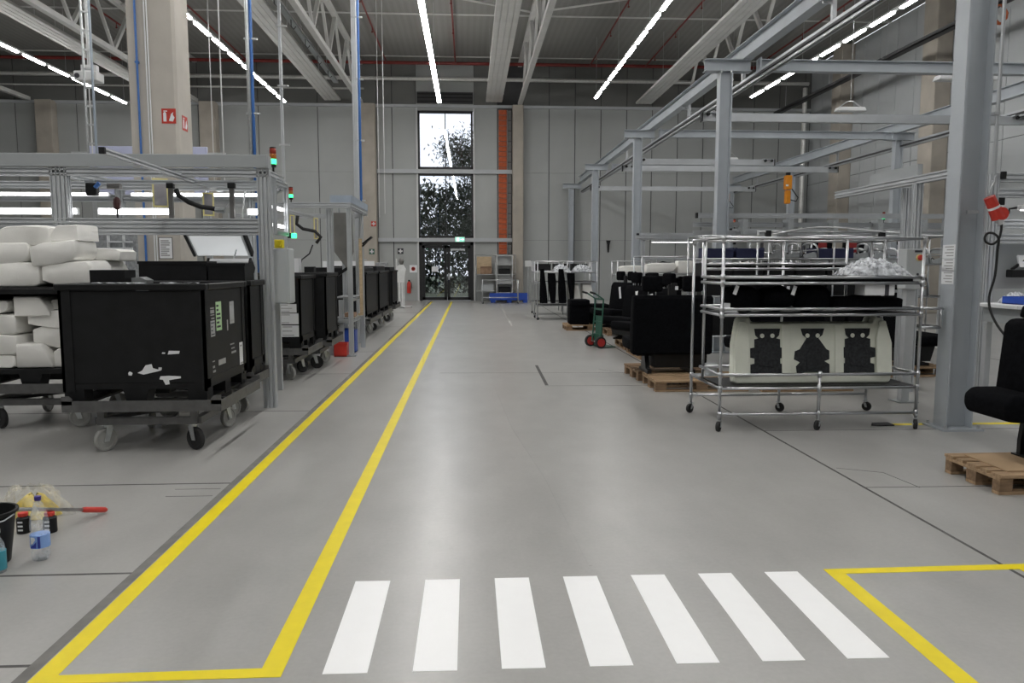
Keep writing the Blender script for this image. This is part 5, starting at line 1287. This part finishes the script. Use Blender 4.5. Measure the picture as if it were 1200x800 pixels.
# foam backrest standing on the bottom shelf
fb = thing('molded_foam_bench', 'cream molded foam bench back with three dark felt pieces on bottom trolley shelf', 'foam bench', (3.405, 7.30, .434))
fb.rotation_euler = (R(-6), 0, 0)
out = [(-.80, .02), (-.77, -.0), (.77, -.0), (.80, .02), (.81, .10), (.80, .40), (.74, .62), (.73, .655), (.64, .655), (.62, .60), (-.62, .60), (-.64, .655), (-.75, .655), (-.76, .62), (-.80, .40), (-.81, .10)]
o = B().prism(out, 0, .12, 'Y').build('foam', 'foam_green', fb, bev=.018, seg=3); autosmooth(o, 50)
for x in (-.27, .27): B().box(x - .045, x + .045, -.012, .0, .10, .585).build('foam_bolster', 'foam_green', fb, bev=.01, seg=2)
for s in (-1, 1): B().prism([(s * .64, .08), (s * .80, .08), (s * .80, .40), (s * .74, .62), (s * .68, .62), (s * .64, .45)], -.035, .0, 'Y').build('side_wing', 'foam_green', fb, bev=.014, seg=2)
felt = [(-.17, .11), (-.17, .21), (-.13, .22), (-.13, .27), (-.18, .28), (-.18, .37), (-.13, .38), (-.13, .46), (-.09, .47), (-.12, .50), (-.13, .565), (.13, .565), (.12, .50), (.09, .47), (.13, .46), (.13, .38), (.18, .37), (.18, .28), (.13, .27), (.13, .22), (.17, .21), (.17, .11), (.10, .11), (.09, .125), (-.09, .125), (-.10, .11)]
fl2 = [(-.16, .11), (-.17, .19), (-.13, .23), (-.19, .26), (-.18, .34), (-.13, .36), (-.06, .47), (-.10, .50), (-.12, .565), (.12, .565), (.10, .50), (.06, .47), (.14, .36), (.17, .345), (.17, .26), (.12, .24), (.17, .21), (.17, .11), (.08, .13), (-.08, .13)]
for i, (x, po) in enumerate(((-.46, felt), (.0, fl2), (.46, felt))):
    o = B().prism([(x + p[0], p[1] - .02) for p in po], -.006, .0, 'Y').build('felt_piece', 'felt', fb)
    # dents of foam showing through plus a raised felt flap
    for s in (-1, 1): B().lathe([(.001, -.008), (.022, -.008), (.024, -.005)], (x + s * .052, .001, .475), 10, 'Y').build('foam_spot', 'foam_green', o)
    B().prism([(x - .08, .18), (x + .07, .16), (x + .10, .30), (x + .05, .40), (x - .03, .42), (x - .10, .30)] if i != 1 else [(x - .06, .14), (x + .08, .16), (x + .05, .3), (x, .38), (x - .07, .28)], -.014, -.006, 'Y').build('felt_flap', 'felt', o, bev=.003, seg=1)
fb2 = thing('molded_foam_bench', 'second cream foam backrest behind the one with felt pieces', 'foam bench', (3.47, 7.50, .434)); fb2.rotation_euler = (R(-6), 0, 0); o = B().prism([(p[0] * .98, p[1]) for p in out], 0, .12, 'Y').build('foam', 'foam_green', fb2, bev=.018, seg=3); autosmooth(o, 50)
# black covers on the middle shelf
rnd = random.Random(5)
def cover(label, x0, x1, y0, z0, h, d=.40, seed=1, m='black_fabric', group='black seat covers on the trolley'):
    r_ = random.Random(seed); a = [r_.uniform(0, 6) for _ in range(4)]
    def fn(u, v):
        # closed lump: u around, v along x
        w = u * 2 * math.pi; e = math.sin(math.pi * min(1, max(0, v))) ** .25 if 0 < v < 1 else 0
        ry = d / 2 * (.9 + .1 * math.sin(3 * w + a[0])) * e; rz = h / 2 * (.92 + .10 * math.sin(v * 14 + a[1]) + .07 * math.sin(4 * w + a[2])) * e
        c, s = math.cos(w), math.sin(w); sg = lambda q: math.copysign(abs(q) ** .6, q)
        return (v * (x1 - x0), d / 2 + ry * sg(c), max(0, h / 2 + rz * sg(s)))
    o = B().grid(20, 22, lambda u, v: fn(u, v)).build('seat_cover', m, loc=(x0, y0, z0), smooth=True, fix=True)
    return tag(o, label, 'seat cover', group)
sh2, sh1 = 1.1455, 1.4485
C1 = 'folded black seat cover on the middle trolley shelf, '
covers = [(2.50, 2.86, .262, 'at its left end'), (2.85, 3.20, .255, 'with a small white tag, second along'), (3.19, 3.57, .268, 'in the middle of the row'), (3.56, 4.32, .165, 'wide flat one under the white box')]
for i, (x0, x1, h, lb) in enumerate(covers): cover(C1 + lb, x0, x1, 7.20, sh2, h, seed=i + 1)
for (x, z, lb, rt) in ((2.56, 1.365, 'white paper tag on the left black seat cover', .35), (3.13, 1.36, 'white paper tag on the second black seat cover', .3)):
    tag(B((x, 7.19, z)).obox((x, 7.185, z), (.035, .006, .09), Matrix.Rotation(rt, 3, 'Y')).build('paper_tag', 'paper', loc=(x, 7.19, z)), lb, 'tag')
bx = thing('white_box', 'white box with black band on the middle trolley shelf', 'box', (3.97, 7.26, sh2 + .165)); B().box(-.15, .15, -.1, .1, 0, .11).build('carton', 'paper', bx, bev=.006, seg=1); B().box(.05, .09, -.103, .103, -.001, .113).build('band', 'ink', bx)
tag(B((2.50, 7.3, sh2)).box(2.47, 2.53, 7.25, 7.33, sh2, sh2 + .09).prism([(2.46, sh2 + .0), (2.60, sh2), (2.56, sh2 + .035), (2.46, sh2 + .05)], 7.2, 7.25, 'Y').build('white_clip', 'white_paint', loc=(2.50, 7.3, sh2)), 'small white plastic clip at the left end of the middle trolley shelf', 'clip')
# black trays with bright edges on the top shelf
for i, (x0, x1) in enumerate(((2.50, 3.02), (3.05, 3.60), (3.62, 4.32))):
    t = thing('black_tray', 'shallow black tray on the top trolley shelf, ' + ('at its left end', 'in the middle', 'under the plastic film')[i], 'tray', ((x0 + x1) / 2, 7.45, sh1), 0, 'black trays on the top trolley shelf'); w = (x1 - x0) / 2
    B().box(-w, w, -.25, .25, 0, .012).box(-w, -w + .01, -.25, .25, 0, .05).box(w - .01, w, -.25, .25, 0, .05).box(-w, w, -.25, -.24, 0, .04).box(-w, w, .24, .25, 0, .05).build('shell', 'black_plastic', t)
    B().box(-w + .06, w - .1, -.256, -.25, .03, .042).build('edge_strip', 'chrome', t)
def film_heap(label, loc, sx, sy, h, seed):
    r_ = random.Random(seed); nz = [[r_.random() for _ in range(30)] for _ in range(30)]
    def fn(u, v):
        e = (max(0, math.sin(math.pi * u)) * max(0, math.sin(math.pi * v))) ** .45
        k = nz[int(u * 27)][int(v * 27)]
        return ((u - .5) * sx, (v - .5) * sy, .002 + h * e * (.55 + .45 * k))
    o = B().grid(26, 18, fn).build('plastic_film_heap', 'plastic_film', loc=loc, smooth=True); return tag(o, label, 'plastic film')
film_heap('crumpled clear plastic film heap on the top trolley shelf', (4.02, 7.42, sh1 + .052), .60, .46, .19, 3)
tn = tag(B((2.47, 8.0, .43)).cyl((2.60, 8.0, .43), (2.60, 8.0, .55), .07, 16).build('metal_can', 'zinc', loc=(2.47, 8.0, .43), smooth=False), 'round silver can standing at the left rear of the chrome trolley', 'can'); autosmooth(tn)
tag(B((2.60, 8.0, .415)).box(2.42, 2.8, 7.85, 8.09, .4155 + .014, .43).build('steel_sheet', 'zinc', loc=(2.60, 8.0, .415)), 'small steel sheet under the silver can on the trolley', 'sheet')
# floor wedge by the right caster
tag(B((4.2, 7.33, 0)).prism([(4.02, 7.29), (4.10, 7.26), (4.25, 7.27), (4.25, 7.40), (4.08, 7.39)], 0, .012, 'Z').build('floor_wedge', 'black_rubber', loc=(4.2, 7.33, 0)), 'flat black rubber end of the yellow floor line', 'floor marking')

oc = tag(B((13.7, 19.6, 7.9)).tube([(13.7 + .17 * math.cos(a * .45), 19.6 + .05 * math.sin(a * 1.3), 8.05 + .24 * math.sin(a * .45)) for a in range(42)], .03, 6).build('orange_cable_coil', 'orange_cable', loc=(13.7, 19.6, 7.9), smooth=True), 'orange cable coil hanging from the dark cable tray', 'cable')
mat('red_cloth', (0.22, 0.02, 0.02), 0.9)
# ================================================================ MID AND FAR RACKS ON THE RIGHT
def seat_frame(label, loc, rotz, s=1.0, group='bare metal seat skeletons on racks'):
    """bare seat frame: bent tube loop, cross bars and side plates"""
    t = thing('bare_metal_seat', label, 'metal seat', loc, rotz, group)
    B().tube(smooth_pts([(-.22 * s, 0, .0), (-.24 * s, .02, .12 * s), (-.20 * s, .04, .22 * s), (0, .05, .24 * s), (.20 * s, .04, .22 * s), (.24 * s, .02, .12 * s), (.22 * s, 0, .0)], 3), .016 * s, 6).build('loop', 'chrome', t)
    for z in (.05, .13): B().cyl((-.23 * s, 0, z * s), (.23 * s, .02, z * s), .011 * s, 6).build('cross_bar', 'chrome', t)
    for q in (-1, 1): B().prism([(0, 0), (.24 * s, 0), (.26 * s, .05 * s), (.08 * s, .10 * s), (.0, .08 * s)], q * .21 * s - .006, q * .21 * s + .006, 'X').build('side_plate', 'zinc', t)
    B().tube([(-.12 * s, .1 * s, .03 * s), (-.05 * s, .16 * s, .09 * s), (.08 * s, .12 * s, .03 * s)], .008 * s, 6).build('wire', 'black_rubber', t)
    return t
def bin_box(label, loc, w, d, h, m, group=None, name='parts_bin'):
    t = thing(name, label, 'bin', loc, 0, group); e = .012
    B().box(-w / 2, w / 2, -d / 2, d / 2, 0, e).box(-w / 2, -w / 2 + e, -d / 2, d / 2, e, h).box(w / 2 - e, w / 2, -d / 2, d / 2, e, h).box(-w / 2 + e, w / 2 - e, d / 2 - e, d / 2, e, h).box(-w / 2 + e, w / 2 - e, -d / 2, -d / 2 + e, e, h * .8).build('shell', m, t)
    B().box(-w / 2 - .008, w / 2 + .008, -d / 2 - .008, -d / 2, h * .72, h * .8).build('lip', m, t)
    return t
def rack(label, x, y, w, d, h, levels, n_mid=1, m='chrome', group='chrome tube racks', wheels=True, rotz=0):
    t = thing('chrome_rack', label, 'rack', (x, y, 0), rotz, group); z0 = .09 if wheels else 0
    px_ = [w * i / n_mid for i in range(n_mid + 1)]
    for xx in px_:
        for yy in (0, d): B().cyl((xx, yy, z0), (xx, yy, h), .0155, 8).build('post', m, t, smooth=True)
    for z in levels + [h - .01]:
        tubes(t, 'rail', [((0, 0, z), (w, 0, z)), ((0, d, z), (w, d, z)), ((0, 0, z), (0, d, z)), ((w, 0, z), (w, d, z))], .0145, m)
    for z in levels: B().box(.02, w - .02, .02, d - .02, z + .002, z + .015).build('shelf_board', 'black_plastic' if m == 'chrome' else 'board_grey', t)
    if wheels:
        for xx in (0, w):
            for yy in (0, d): caster(t, xx, yy, .042, xx + yy, 'black_rubber', .098, w=.028)
    return t
# rack with frames and navy bins, seen over the trolley
ORD = ['first', 'second', 'third', 'fourth', 'fifth', 'sixth', 'seventh', 'eighth', 'ninth', 'tenth']
R1 = rack('long chrome rack with navy bins behind the chrome trolley', 3.6, 11.6, 3.1, .8, 2.06, [.5, 1.12, 1.70], 3)
z = 1.717
for i, (x, w, lb) in enumerate(((3.92, .42, 'navy blue parts bin on the rack behind the trolley, left one'), (4.40, .44, 'navy blue parts bin on the rack behind the trolley, right one'), (5.78, .56, 'wide navy blue parts bin near the rack end behind the trolley'))): bin_box(lb, (x, 11.98, z), w, .45, .16, 'navy_plastic', 'navy parts bins')
for i, x in enumerate((4.95, 5.22, 5.48, 6.36, 6.62)): seat_frame('bare metal seat skeleton on rack behind trolley, ' + ORD[i] + ' past the navy bins', (x, 11.98, z), R(84 + 5 * (i % 3)), .95)
z = 1.137
for i in range(6): bin_box('black parts bin on the middle shelf behind the trolley, ' + ORD[i] + ' from the aisle', (3.87 + i * .50, 11.98, z), .46, .5, .50, 'black_plastic', 'black parts bins on the middle shelf behind the trolley')
z = .517
for i in range(5): bin_box('large black parts bin at the rack bottom behind the trolley, ' + ORD[i] + ' from the aisle', (3.95 + i * .58, 12.0, z), .52, .55, .46, 'black_plastic', 'large black parts bins at the rack bottom')
R2 = rack('chrome rack with bare seat skeletons behind the near crane column', 5.9, 12.9, 2.6, .8, 2.12, [.5, 1.05, 1.62], 2)
for i, x in enumerate((6.1, 6.4, 6.7, 7.0, 7.3, 7.6, 7.9, 8.2)): seat_frame('bare metal seat skeleton in the upper row behind near column, ' + ORD[i] + ' from the aisle', (x + .18, 13.18, 1.637), R(84 + 4 * (i % 3)), 1.08)
for i, x in enumerate((6.15, 6.6, 7.05, 7.5, 7.95)): seat_frame('bare metal seat skeleton on the lower shelf behind near column, ' + ORD[i] + ' from the aisle', (x + .15, 13.3, 1.067), R(84 + 4 * (i % 3)), 1.35)
R3 = rack('chrome rack with white foam parts behind the black double seat', 3.7, 16.2, 2.6, .8, 1.80, [.45, 1.05, 1.42], 2)
for i, (x, w, h) in enumerate(((3.82, .62, .22), (4.5, .5, .26), (5.05, .6, .2), (5.7, .5, .24))): 
    o = pad('white foam part on the far rack, ' + ('at the aisle end', 'second from the aisle end', 'third from the aisle end', 'at the inner end')[i], x, x + w, 1.437, 1.437 + h, 16.23, .30, i % 4, 0); o['group'] = 'white foam parts on the rack behind the seats'
for i, x in enumerate((3.9, 4.5, 5.1, 5.7)): cover('black seat cover on the lower shelf behind the seats, ' + ORD[i] + ' from the aisle', x - .2, x + .3, 16.3, 1.067, .26, .5, 30 + i, group='black seat covers on the rack behind the seats')
for i, x in enumerate((4.0, 4.35, 4.7, 5.05, 5.4, 5.75, 6.05)): seat_frame('bare metal seat skeleton behind the white foam parts, ' + ORD[i] + ' from the aisle', (x + .1, 16.78, 1.437), R(84 + 4 * (i % 3)), .85)
R4 = rack('chrome rack with bare frames in front of the hoists', 6.6, 17.5, 2.8, .8, 1.9, [.45, 1.05, 1.45], 2)
for i, x in enumerate((6.9, 7.35, 7.8, 8.25, 8.7, 9.15)): seat_frame('bare metal seat skeleton on rack by hoists, ' + ORD[i] + ' from the aisle', (x, 17.9, 1.467), R(84 + 4 * (i % 3)), 1.3)
R5 = rack('long chrome rack with black cushions below the crane bridge', 5.0, 20.2, 3.4, .8, 1.85, [.45, 1.0, 1.40], 3)
for i in range(6): cover('black cushion in the upper row below the crane bridge, ' + ORD[i] + ' from the aisle', 5.08 + i * .55, 5.55 + i * .55, 20.3, 1.417, .30, .5, 50 + i, group='black cushions on the rack below the crane bridge')
for i in range(6): cover('black cushion in the lower row below the crane bridge, ' + ORD[i] + ' from the aisle', 5.08 + i * .55, 5.55 + i * .55, 20.3, 1.017, .30, .5, 60 + i, group='black cushions low on the rack below the crane bridge')
# ---- far racks with hanging black covers
R6 = rack('far chrome rack with hanging black covers nearest the blue crate', 2.0, 22.3, 1.75, 1.0, 1.72, [.42, 1.12, 1.40], 2)
def hanging_cover(label, x, y, z0, z1, w, seed):
    r_ = random.Random(seed); p = [r_.uniform(0, 6) for _ in range(3)]
    def fn(u, v):
        a = u * 2 * math.pi; ww = w / 2 * (.75 + .25 * math.sin(v * 3 + p[0])); dd = .09 * (1 + .3 * math.sin(5 * a + p[1]))
        return (math.cos(a) * ww * (.9 + .1 * math.sin(7 * a + p[2])) + .05 * v, math.sin(a) * dd, (1 - v) * (z1 - z0))
    b = B().grid(18, 8, fn)
    b.add([(0, 0, z1 - z0)], []); o = b.build('hanging_cover', 'black_fabric', loc=(x, y, z0), smooth=True)
    return tag(o, label, 'seat cover', 'black covers hanging on the far rack')
for i, x in enumerate((2.12, 2.40, 2.68, 2.96)): hanging_cover('black cover hanging on the far rack, ' + ('nearest the blue crate', 'second from the blue crate', 'third from the blue crate', 'fourth from the blue crate')[i], x, 22.20, .5, 1.50 - .12 * (i % 2), .25, i)
for i, (x, w) in enumerate(((2.95, .37), (3.36, .34))): 
    o = pad('pale foam strip standing low in the far rack, ' + ('aisle side', 'inner side')[i], x, x + w, .437, 1.06, 22.45, .5, 1); o['group'] = 'pale foam strips in the far rack'
for i, (x, w) in enumerate(((2.5, .5), (3.1, .55))): film_heap('clear plastic film bundle on top of the far rack, ' + ('aisle side', 'inner side')[i], (x + w / 2, 22.8, 1.417), w, .6, .24, 11 + i)
R7 = rack('far chrome rack standing behind the hanging covers', 2.1, 24.6, 1.8, .9, 1.75, [.42, 1.05, 1.42], 2)
for i in range(3): bin_box('black parts bin on the rack behind the hanging covers, ' + ORD[i] + ' from the aisle', (2.4 + i * .6, 25.0, 1.437), .5, .5, .22, 'black_plastic', 'black parts bins on the rack behind the hanging covers')
R8 = rack('far chrome rack between the hand truck and the crane column', 3.9, 19.9, .9, .8, 1.72, [.42, 1.0, 1.35], 1)
o = pad('pale foam wedge on the rack between hand truck and column', 4.0, 4.7, 1.367, 1.60, 20.0, .5, 2); o['group'] = 'pale foam wedges'
# ---- bench frames / tube gantries of the stations at the right mid ground
def tube_gantry(label, x, y, w, z, d):
    t = thing('aluminium_gantry', label, 'gantry', (x, y, 0), 0, 'aluminium gantries')
    for xx in (0, w):
        profile_part('post', t, (0, 0, 0), (xx, 0, 0), (xx, 0, z), .08, .08)
        profile_part('side_beam', t, (0, 0, 0), (xx, -.04, z - .05), (xx, -d, z - .05), .06, .08)
    profile_part('front_beam', t, (0, 0, 0), (-.3, -d, z - .05), (w + .3, -d, z - .05), .06, .10); profile_part('top_beam', t, (0, 0, 0), (-.1, 0, z + .04), (w + .1, 0, z + .04), .08, .08); profile_part('mid_beam', t, (0, 0, 0), (.04, 0, z - .55), (w - .04, 0, z - .55), .06, .08)
    lb_ = B().box(.1, w - .1, -d + .05, -d + .11, z - .16, z - .11).build('lamp_bar', 'white_paint', t); B().box(.12, w - .12, -d + .05, -d + .11, z - .166, z - .16).build('light_strip', 'station_tube', lb_)
    B().box(-.28, -.22, -d - .01, -d + .04, z + .0, z + .05).build('end_cap', 'black_plastic', t)
    return t
tube_gantry('aluminium gantry of a station in front of the small hoist', 6.6, 19.2, 2.6, 2.45, .9)
tube_gantry('aluminium gantry of a station behind the near column, green stack light side', 8.6, 16.4, 2.2, 2.45, .9)
stack_light('small stack light with green lamp on gantry before the small hoist', (6.75, 19.2, 2.533), .8); stack_light('small stack light with green lamp on the gantry by the right wall', (9.1, 16.4, 2.533), .8)
# tall tube frame over the trolley area with hung white hose
tf = thing('tube_frame', 'thin chrome tube frame carrying a white hose above the racks', 'frame', (4.3, 11.2, 0))
tubes(tf, 'post', [((0, 0, 0), (0, 0, 2.12)), ((3.6, 0, 0), (3.6, 0, 2.12))]); tubes(tf, 'rail', [((0, 0, 2.10), (3.6, 0, 2.10)), ((0, 0, 2.02), (1.9, 0, 2.02))])
B().tube(smooth_pts([(.2, -.03, 2.06), (.9, -.03, 2.17), (1.6, -.03, 2.13), (2.6, -.03, 2.05), (3.5, -.03, 2.06)]), .012, 6).build('hose', 'white_paint', tf, smooth=True)
for x in (.15, 1.9): B().box(x - .04, x + .04, -.03, .03, 2.0, 2.12).build('clamp', 'black_plastic', tf)
# ---- right hand station: control box on post, profile frame, bench
S3 = (5.35, 9.2, 0)
s3 = thing('assembly_station', 'aluminium profile station right behind the near crane column', 'work station', S3)
def s3p(n_, p, q, w, h): return profile_part(n_, s3, S3, p, q, w, h)
s3p('post', (5.58, 9.3, 0), (5.58, 9.3, 2.62), .10, .09); s3p('post', (5.80, 9.9, 0), (5.80, 9.9, 2.62), .09, .09); s3p('post', (9.2, 9.3, 0), (9.2, 9.3, 2.62), .10, .09); s3p('post', (6.55, 9.3, 0), (6.55, 9.3, 2.74), .10, .09)
s3p('side_beam', (5.58, 8.5, 2.66), (5.58, 11.4, 2.66), .08, .10)
for z in (2.69, 2.50, 2.12, 1.94): s3p('front_beam', (6.60, 9.3, z), (9.15, 9.3, z), .09, .11)
B(S3).box(5.60, 5.66, 9.35, 10.5, 2.71, 2.86).build('side_board', 'cabinet_edge', s3); B(S3).box(6.6, 9.1, 9.52, 9.55, 1.30, 1.88).build('back_panel', 'cabinet_grey', s3)
lb_ = B(S3).box(6.75, 9.0, 9.05, 9.12, 2.28, 2.34).build('lamp_bar', 'white_paint', s3); B(S3).box(6.78, 8.98, 9.06, 9.11, 2.272, 2.28).build('light_strip', 'station_tube', lb_)
B(S3).tube([(6.70, 9.2, 2.24), (6.71, 9.2, 2.30), (6.75, 9.15, 2.31), (7.1, 9.15, 2.33), (7.12, 9.15, 2.40)], .014, 6).build('black_bracket', 'black_rubber', s3)
for z in (2.72, 2.40): B(S3).box(6.60, 6.66, 9.22, 9.25, z - .05, z + .04).build('latch', 'black_plastic', s3)
b3 = thing('work_bench', 'white topped work bench with blue tray behind the near single seat', 'bench', (7.9, 8.92, 0))
B().box(-1.55, 1.4, -.45, .30, 1.09, 1.135).build('worktop', 'white_paint', b3, bev=.006, seg=1); B().box(-1.45, 1.3, -.38, .28, .90, 1.085).build('apron', 'cabinet_edge', b3); B().box(-1.40, 1.2, -.385, -.38, .96, 1.03).build('drawer_front', 'brown_board', b3)
for x in (-1.42, 1.25):
    for y in (-.35, .22): B().box(x - .035, x + .035, y - .035, y + .035, 0, .90).build('leg', 'alu', b3)
B().box(-1.38, 1.2, -.05, -.0, .30, .36).build('foot_rail', 'alu', b3)
bt = thing('blue_tray', 'blue plastic tray on the white topped bench', 'tray', (6.83, 8.78, 1.1355)); B().box(-.30, .28, -.2, .2, 0, .01).box(-.30, -.29, -.2, .2, 0, .09).box(.27, .28, -.2, .2, 0, .09).box(-.29, .27, -.2, -.19, 0, .09).box(-.29, .27, .19, .2, 0, .09).build('shell', 'blue_plastic', bt)
tag(B((7.35, 8.8, 1.1355)).box(7.17, 7.6, 8.65, 8.95, 1.1355, 1.22).build('carton', 'cardboard', bev=.006, loc=(7.35, 8.8, 1.1355)), 'brown carton beside the blue tray on the bench', 'box')
film_heap('crumpled white cloth lying beside the blue tray', (6.75, 9.05, 1.136), .34, .2, .15, 21)
tl = thing('power_tool', 'red power tool lying on the bench beside white cloth', 'tool', (7.14, 9.12, 1.1355)); B().cyl((-.14, 0, .20), (.10, 0, .22), .045, 12).build('body', 'red_plastic', tl); B().box(-.02, .05, -.03, .03, .0, .20).build('handle', 'black_plastic', tl, bev=.01); B().cyl((.10, 0, .22), (.2, 0, .23), .02, 10).build('chuck', 'black_metal', tl)
mo = thing('tilted_monitor', 'white tilted screen above the bench at the right station', 'monitor', (7.15, 9.35, 1.55)); B().obox((0, 0, .1), (.34, .03, .16), Matrix.Rotation(R(-18), 3, 'X')).build('screen', 'paper', mo); B().box(-.3, .05, -.08, .04, -.10, .0).build('black_base', 'black_plastic', mo, bev=.01, seg=1); B().bar((-.25, 0, 0), (-.08, 0, .12), .03, .03).build('arm', 'black_metal', mo)
B().box(-.02, .02, .02, .17, -.02, .04).build('mount', 'zinc', mo)
cbx = thing('control_box', 'grey control box with red rotary switch beside near column', 'control box', (5.12, 8.6, 0))
B().box(-.10, .10, -.09, .09, 1.33, 1.79).build('housing', 'cabinet_grey', cbx, bev=.008, seg=1); B().lathe([(.035, -.11), (.04, -.10), (.04, -.09)], (.045, 0, 1.69), 14, 'Y').build('switch_ring', 'pale_yellow', cbx); B().lathe([(.028, -.135), (.032, -.13), (.032, -.11)], (.045, 0, 1.69), 14, 'Y').build('rotary_switch', 'red_plastic', cbx)
B().lathe([(.012, -.10), (.014, -.09)], (.035, 0, 1.50), 10, 'Y').build('button', 'ink', cbx); B().box(-.01, .08, -.094, -.09, 1.75, 1.775).build('name_plate', 'ink', cbx); B().box(-.045, .045, -.03, .06, .0, 1.33).build('post', 'alu', cbx); B().box(-.12, .12, -.12, .12, 0, .012).build('foot_plate', 'zinc', cbx)
# ================================================================ FAR WALL SHELF, BLUE CRATE
fs_ = rack('far shelf with wooden panel and boxes beside the glass doors', .30, 34.1, 1.75, .55, 2.08, [.45, 1.20], 2, 'zinc', None, False)

tag(B((.35, 34.6, 1.22)).box(.34, 1.0, 34.58, 34.62, 1.22, 2.0).build('plywood_sheet', 'light_wood', loc=(.35, 34.6, 1.22)), 'wooden panel standing on the far shelf', 'panel')
for i, (x, z, w, h, m, lb) in enumerate(((.75, 1.22, .50, .34, 'brown_board', 'brown carton on the far shelf before the wooden panel'), (1.5, 1.22, .42, .42, 'dark_grey', 'dark box on the far shelf by the orange strip, upper'), (1.5, .47, .42, .5, 'dark_grey', 'dark box on the far shelf by the orange strip, lower'), (.8, .47, .55, .3, 'cabinet_grey', 'grey box low on the far shelf'))):
    bin_box(lb, (x, 34.35, z), w, .38, h, m, 'boxes on the far shelf')
o = thing('metal_cabinet', 'pale open metal cabinet standing beside the far shelf', 'cabinet', (1.55, 33.7, 0)); B().box(-.36, .36, .20, .22, .1, 2.05).box(-.36, -.33, -.2, .2, .0, 2.05).box(.33, .36, -.2, .2, .0, 2.05).box(-.33, .33, -.2, .2, 2.02, 2.05).build('shell', 'offwhite_paint', o)
for z in (.4, .8, 1.2, 1.62): B().box(-.33, .33, -.19, .19, z, z + .02).build('shelf', 'offwhite_paint', o)
for z in (.42, 1.22): bin_box('dark bin inside the pale metal cabinet, ' + ('lower shelf' if z < 1 else 'upper shelf'), (1.55, 33.7, z), .5, .3, .25, 'black_plastic', 'dark bins in the metal cabinet')
bc = thing('blue_crate', 'long low blue plastic crate on the floor before the far shelf', 'crate', (1.72, 33.1, 0))
B().box(-.85, .85, -.3, .3, .1, .115).box(-.85, .85, -.3, -.285, .1, .40).box(-.85, .85, .285, .3, .1, .40).box(-.85, -.835, -.285, .285, .1, .40).box(.835, .85, -.285, .285, .1, .40).build('shell', 'blue_plastic', bc)
for x in (-.7, 0, .7): B().box(x - .1, x + .1, -.3, .3, 0, .1).build('foot', 'blue_plastic', bc)
for x in (-.4, 0, .4): B().box(x - .02, x + .02, -.312, -.3, .12, .40).build('rib', 'blue_plastic', bc)
kt = rack('low chrome cart in front of the far shelf', 0.55, 32.0, 1.5, .4, 1.0, [.25], 1, 'zinc', None, True)
pb = thing('parts_box', 'small silver post with box beside the far rack', 'post box', (2.45, 31.8, 0)); B().box(-.12, .12, -.1, .1, 1.55, 1.8).build('box', 'offwhite_paint', pb, bev=.01, seg=1); B().cyl((0, 0, 0), (0, 0, 1.55), .025, 8).build('post', 'zinc', pb); B().box(-.15, .15, -.15, .15, 0, .01).build('foot_plate', 'zinc', pb)
# dark hooks on the far wall
for i, x in enumerate((5.75, 6.4)): tag(B((x, 34.98, 2.2)).prism([(x - .10, 2.75), (x + .10, 2.75), (x + .05, 2.55), (x + .03, 2.2), (x - .03, 2.2), (x - .05, 2.55)], 34.92, 34.998, 'Y').build('wall_hook', 'black_plastic', loc=(x, 34.98, 2.2)), 'small dark hook shaped fitting on the far wall, ' + ('beside the far crane column' if i == 0 else 'between the far crane columns'), 'hook', 'dark fittings on the far wall')

for i, (x, lb) in enumerate(((6.35, 'red and black seat part on top of the rack behind trolley, aisle side'), (6.95, 'red and black seat part on top of the rack behind near column'))):
    t = thing('red_seat_part', lb, 'seat part', (x, 13.57, 1.637), R(12 - 24 * i), 'red and black seat parts'); soft(B().prism([(-.16, 0), (.16, 0), (.2, .36), (.1, .5), (-.12, .46)], -.12, .12, 'Y'), 'shell', t, 'black_fabric', .02); soft(B().prism([(-.15, .02), (.05, .02), (.06, .40), (-.10, .44)], -.14, -.115, 'Y'), 'red_face', t, 'red_cloth', .008)
gx = thing('aluminium_gantry', 'low aluminium gantry with black end caps above the rack behind trolley', 'gantry', (4.75, 14.6, 0), 0, 'aluminium gantries')
for xx in (0, 4.6): profile_part('post', gx, (0, 0, 0), (xx, 0, 0), (xx, 0, 2.52), .08, .08)
for (z, dy) in ((2.56, 0), (2.40, .25), (2.24, .25)): profile_part('beam', gx, (0, 0, 0), (-.35, dy, z), (4.7, dy, z), .08, .09)
for x in (-.38, 4.7): B().box(x, x + .03, -.045, .045, 2.51, 2.61).build('end_cap', 'black_plastic', gx)
for x in (.6, 1.5, 2.4, 3.3, 4.2): B().box(x - .05, x + .05, .0, .28, 2.20, 2.50).build('bracket', 'zinc', gx)
mn2 = thing('tool_rail', 'dark tool rail with hanging clips below the low gantry', 'tool rail', (4.9, 14.4, 2.14)); B().box(0, 3.9, -.02, .02, .0, .04).build('rail', 'dark_grey', mn2)
for i in range(14): B().box(.15 + i * .27, .19 + i * .27, -.03, .03, -.14 - .05 * (i % 3), .0).build('clip', ('black_plastic', 'zinc', 'dark_grey')[i % 3], mn2)
for x in (.3, 3.6): B().box(x - .01, x + .01, -.01, .3, .04, .1).build('hanger', 'zinc', mn2)

tube_gantry('short aluminium gantry above the white foam parts rack', 4.35, 18.95, 1.4, 2.33, .5)
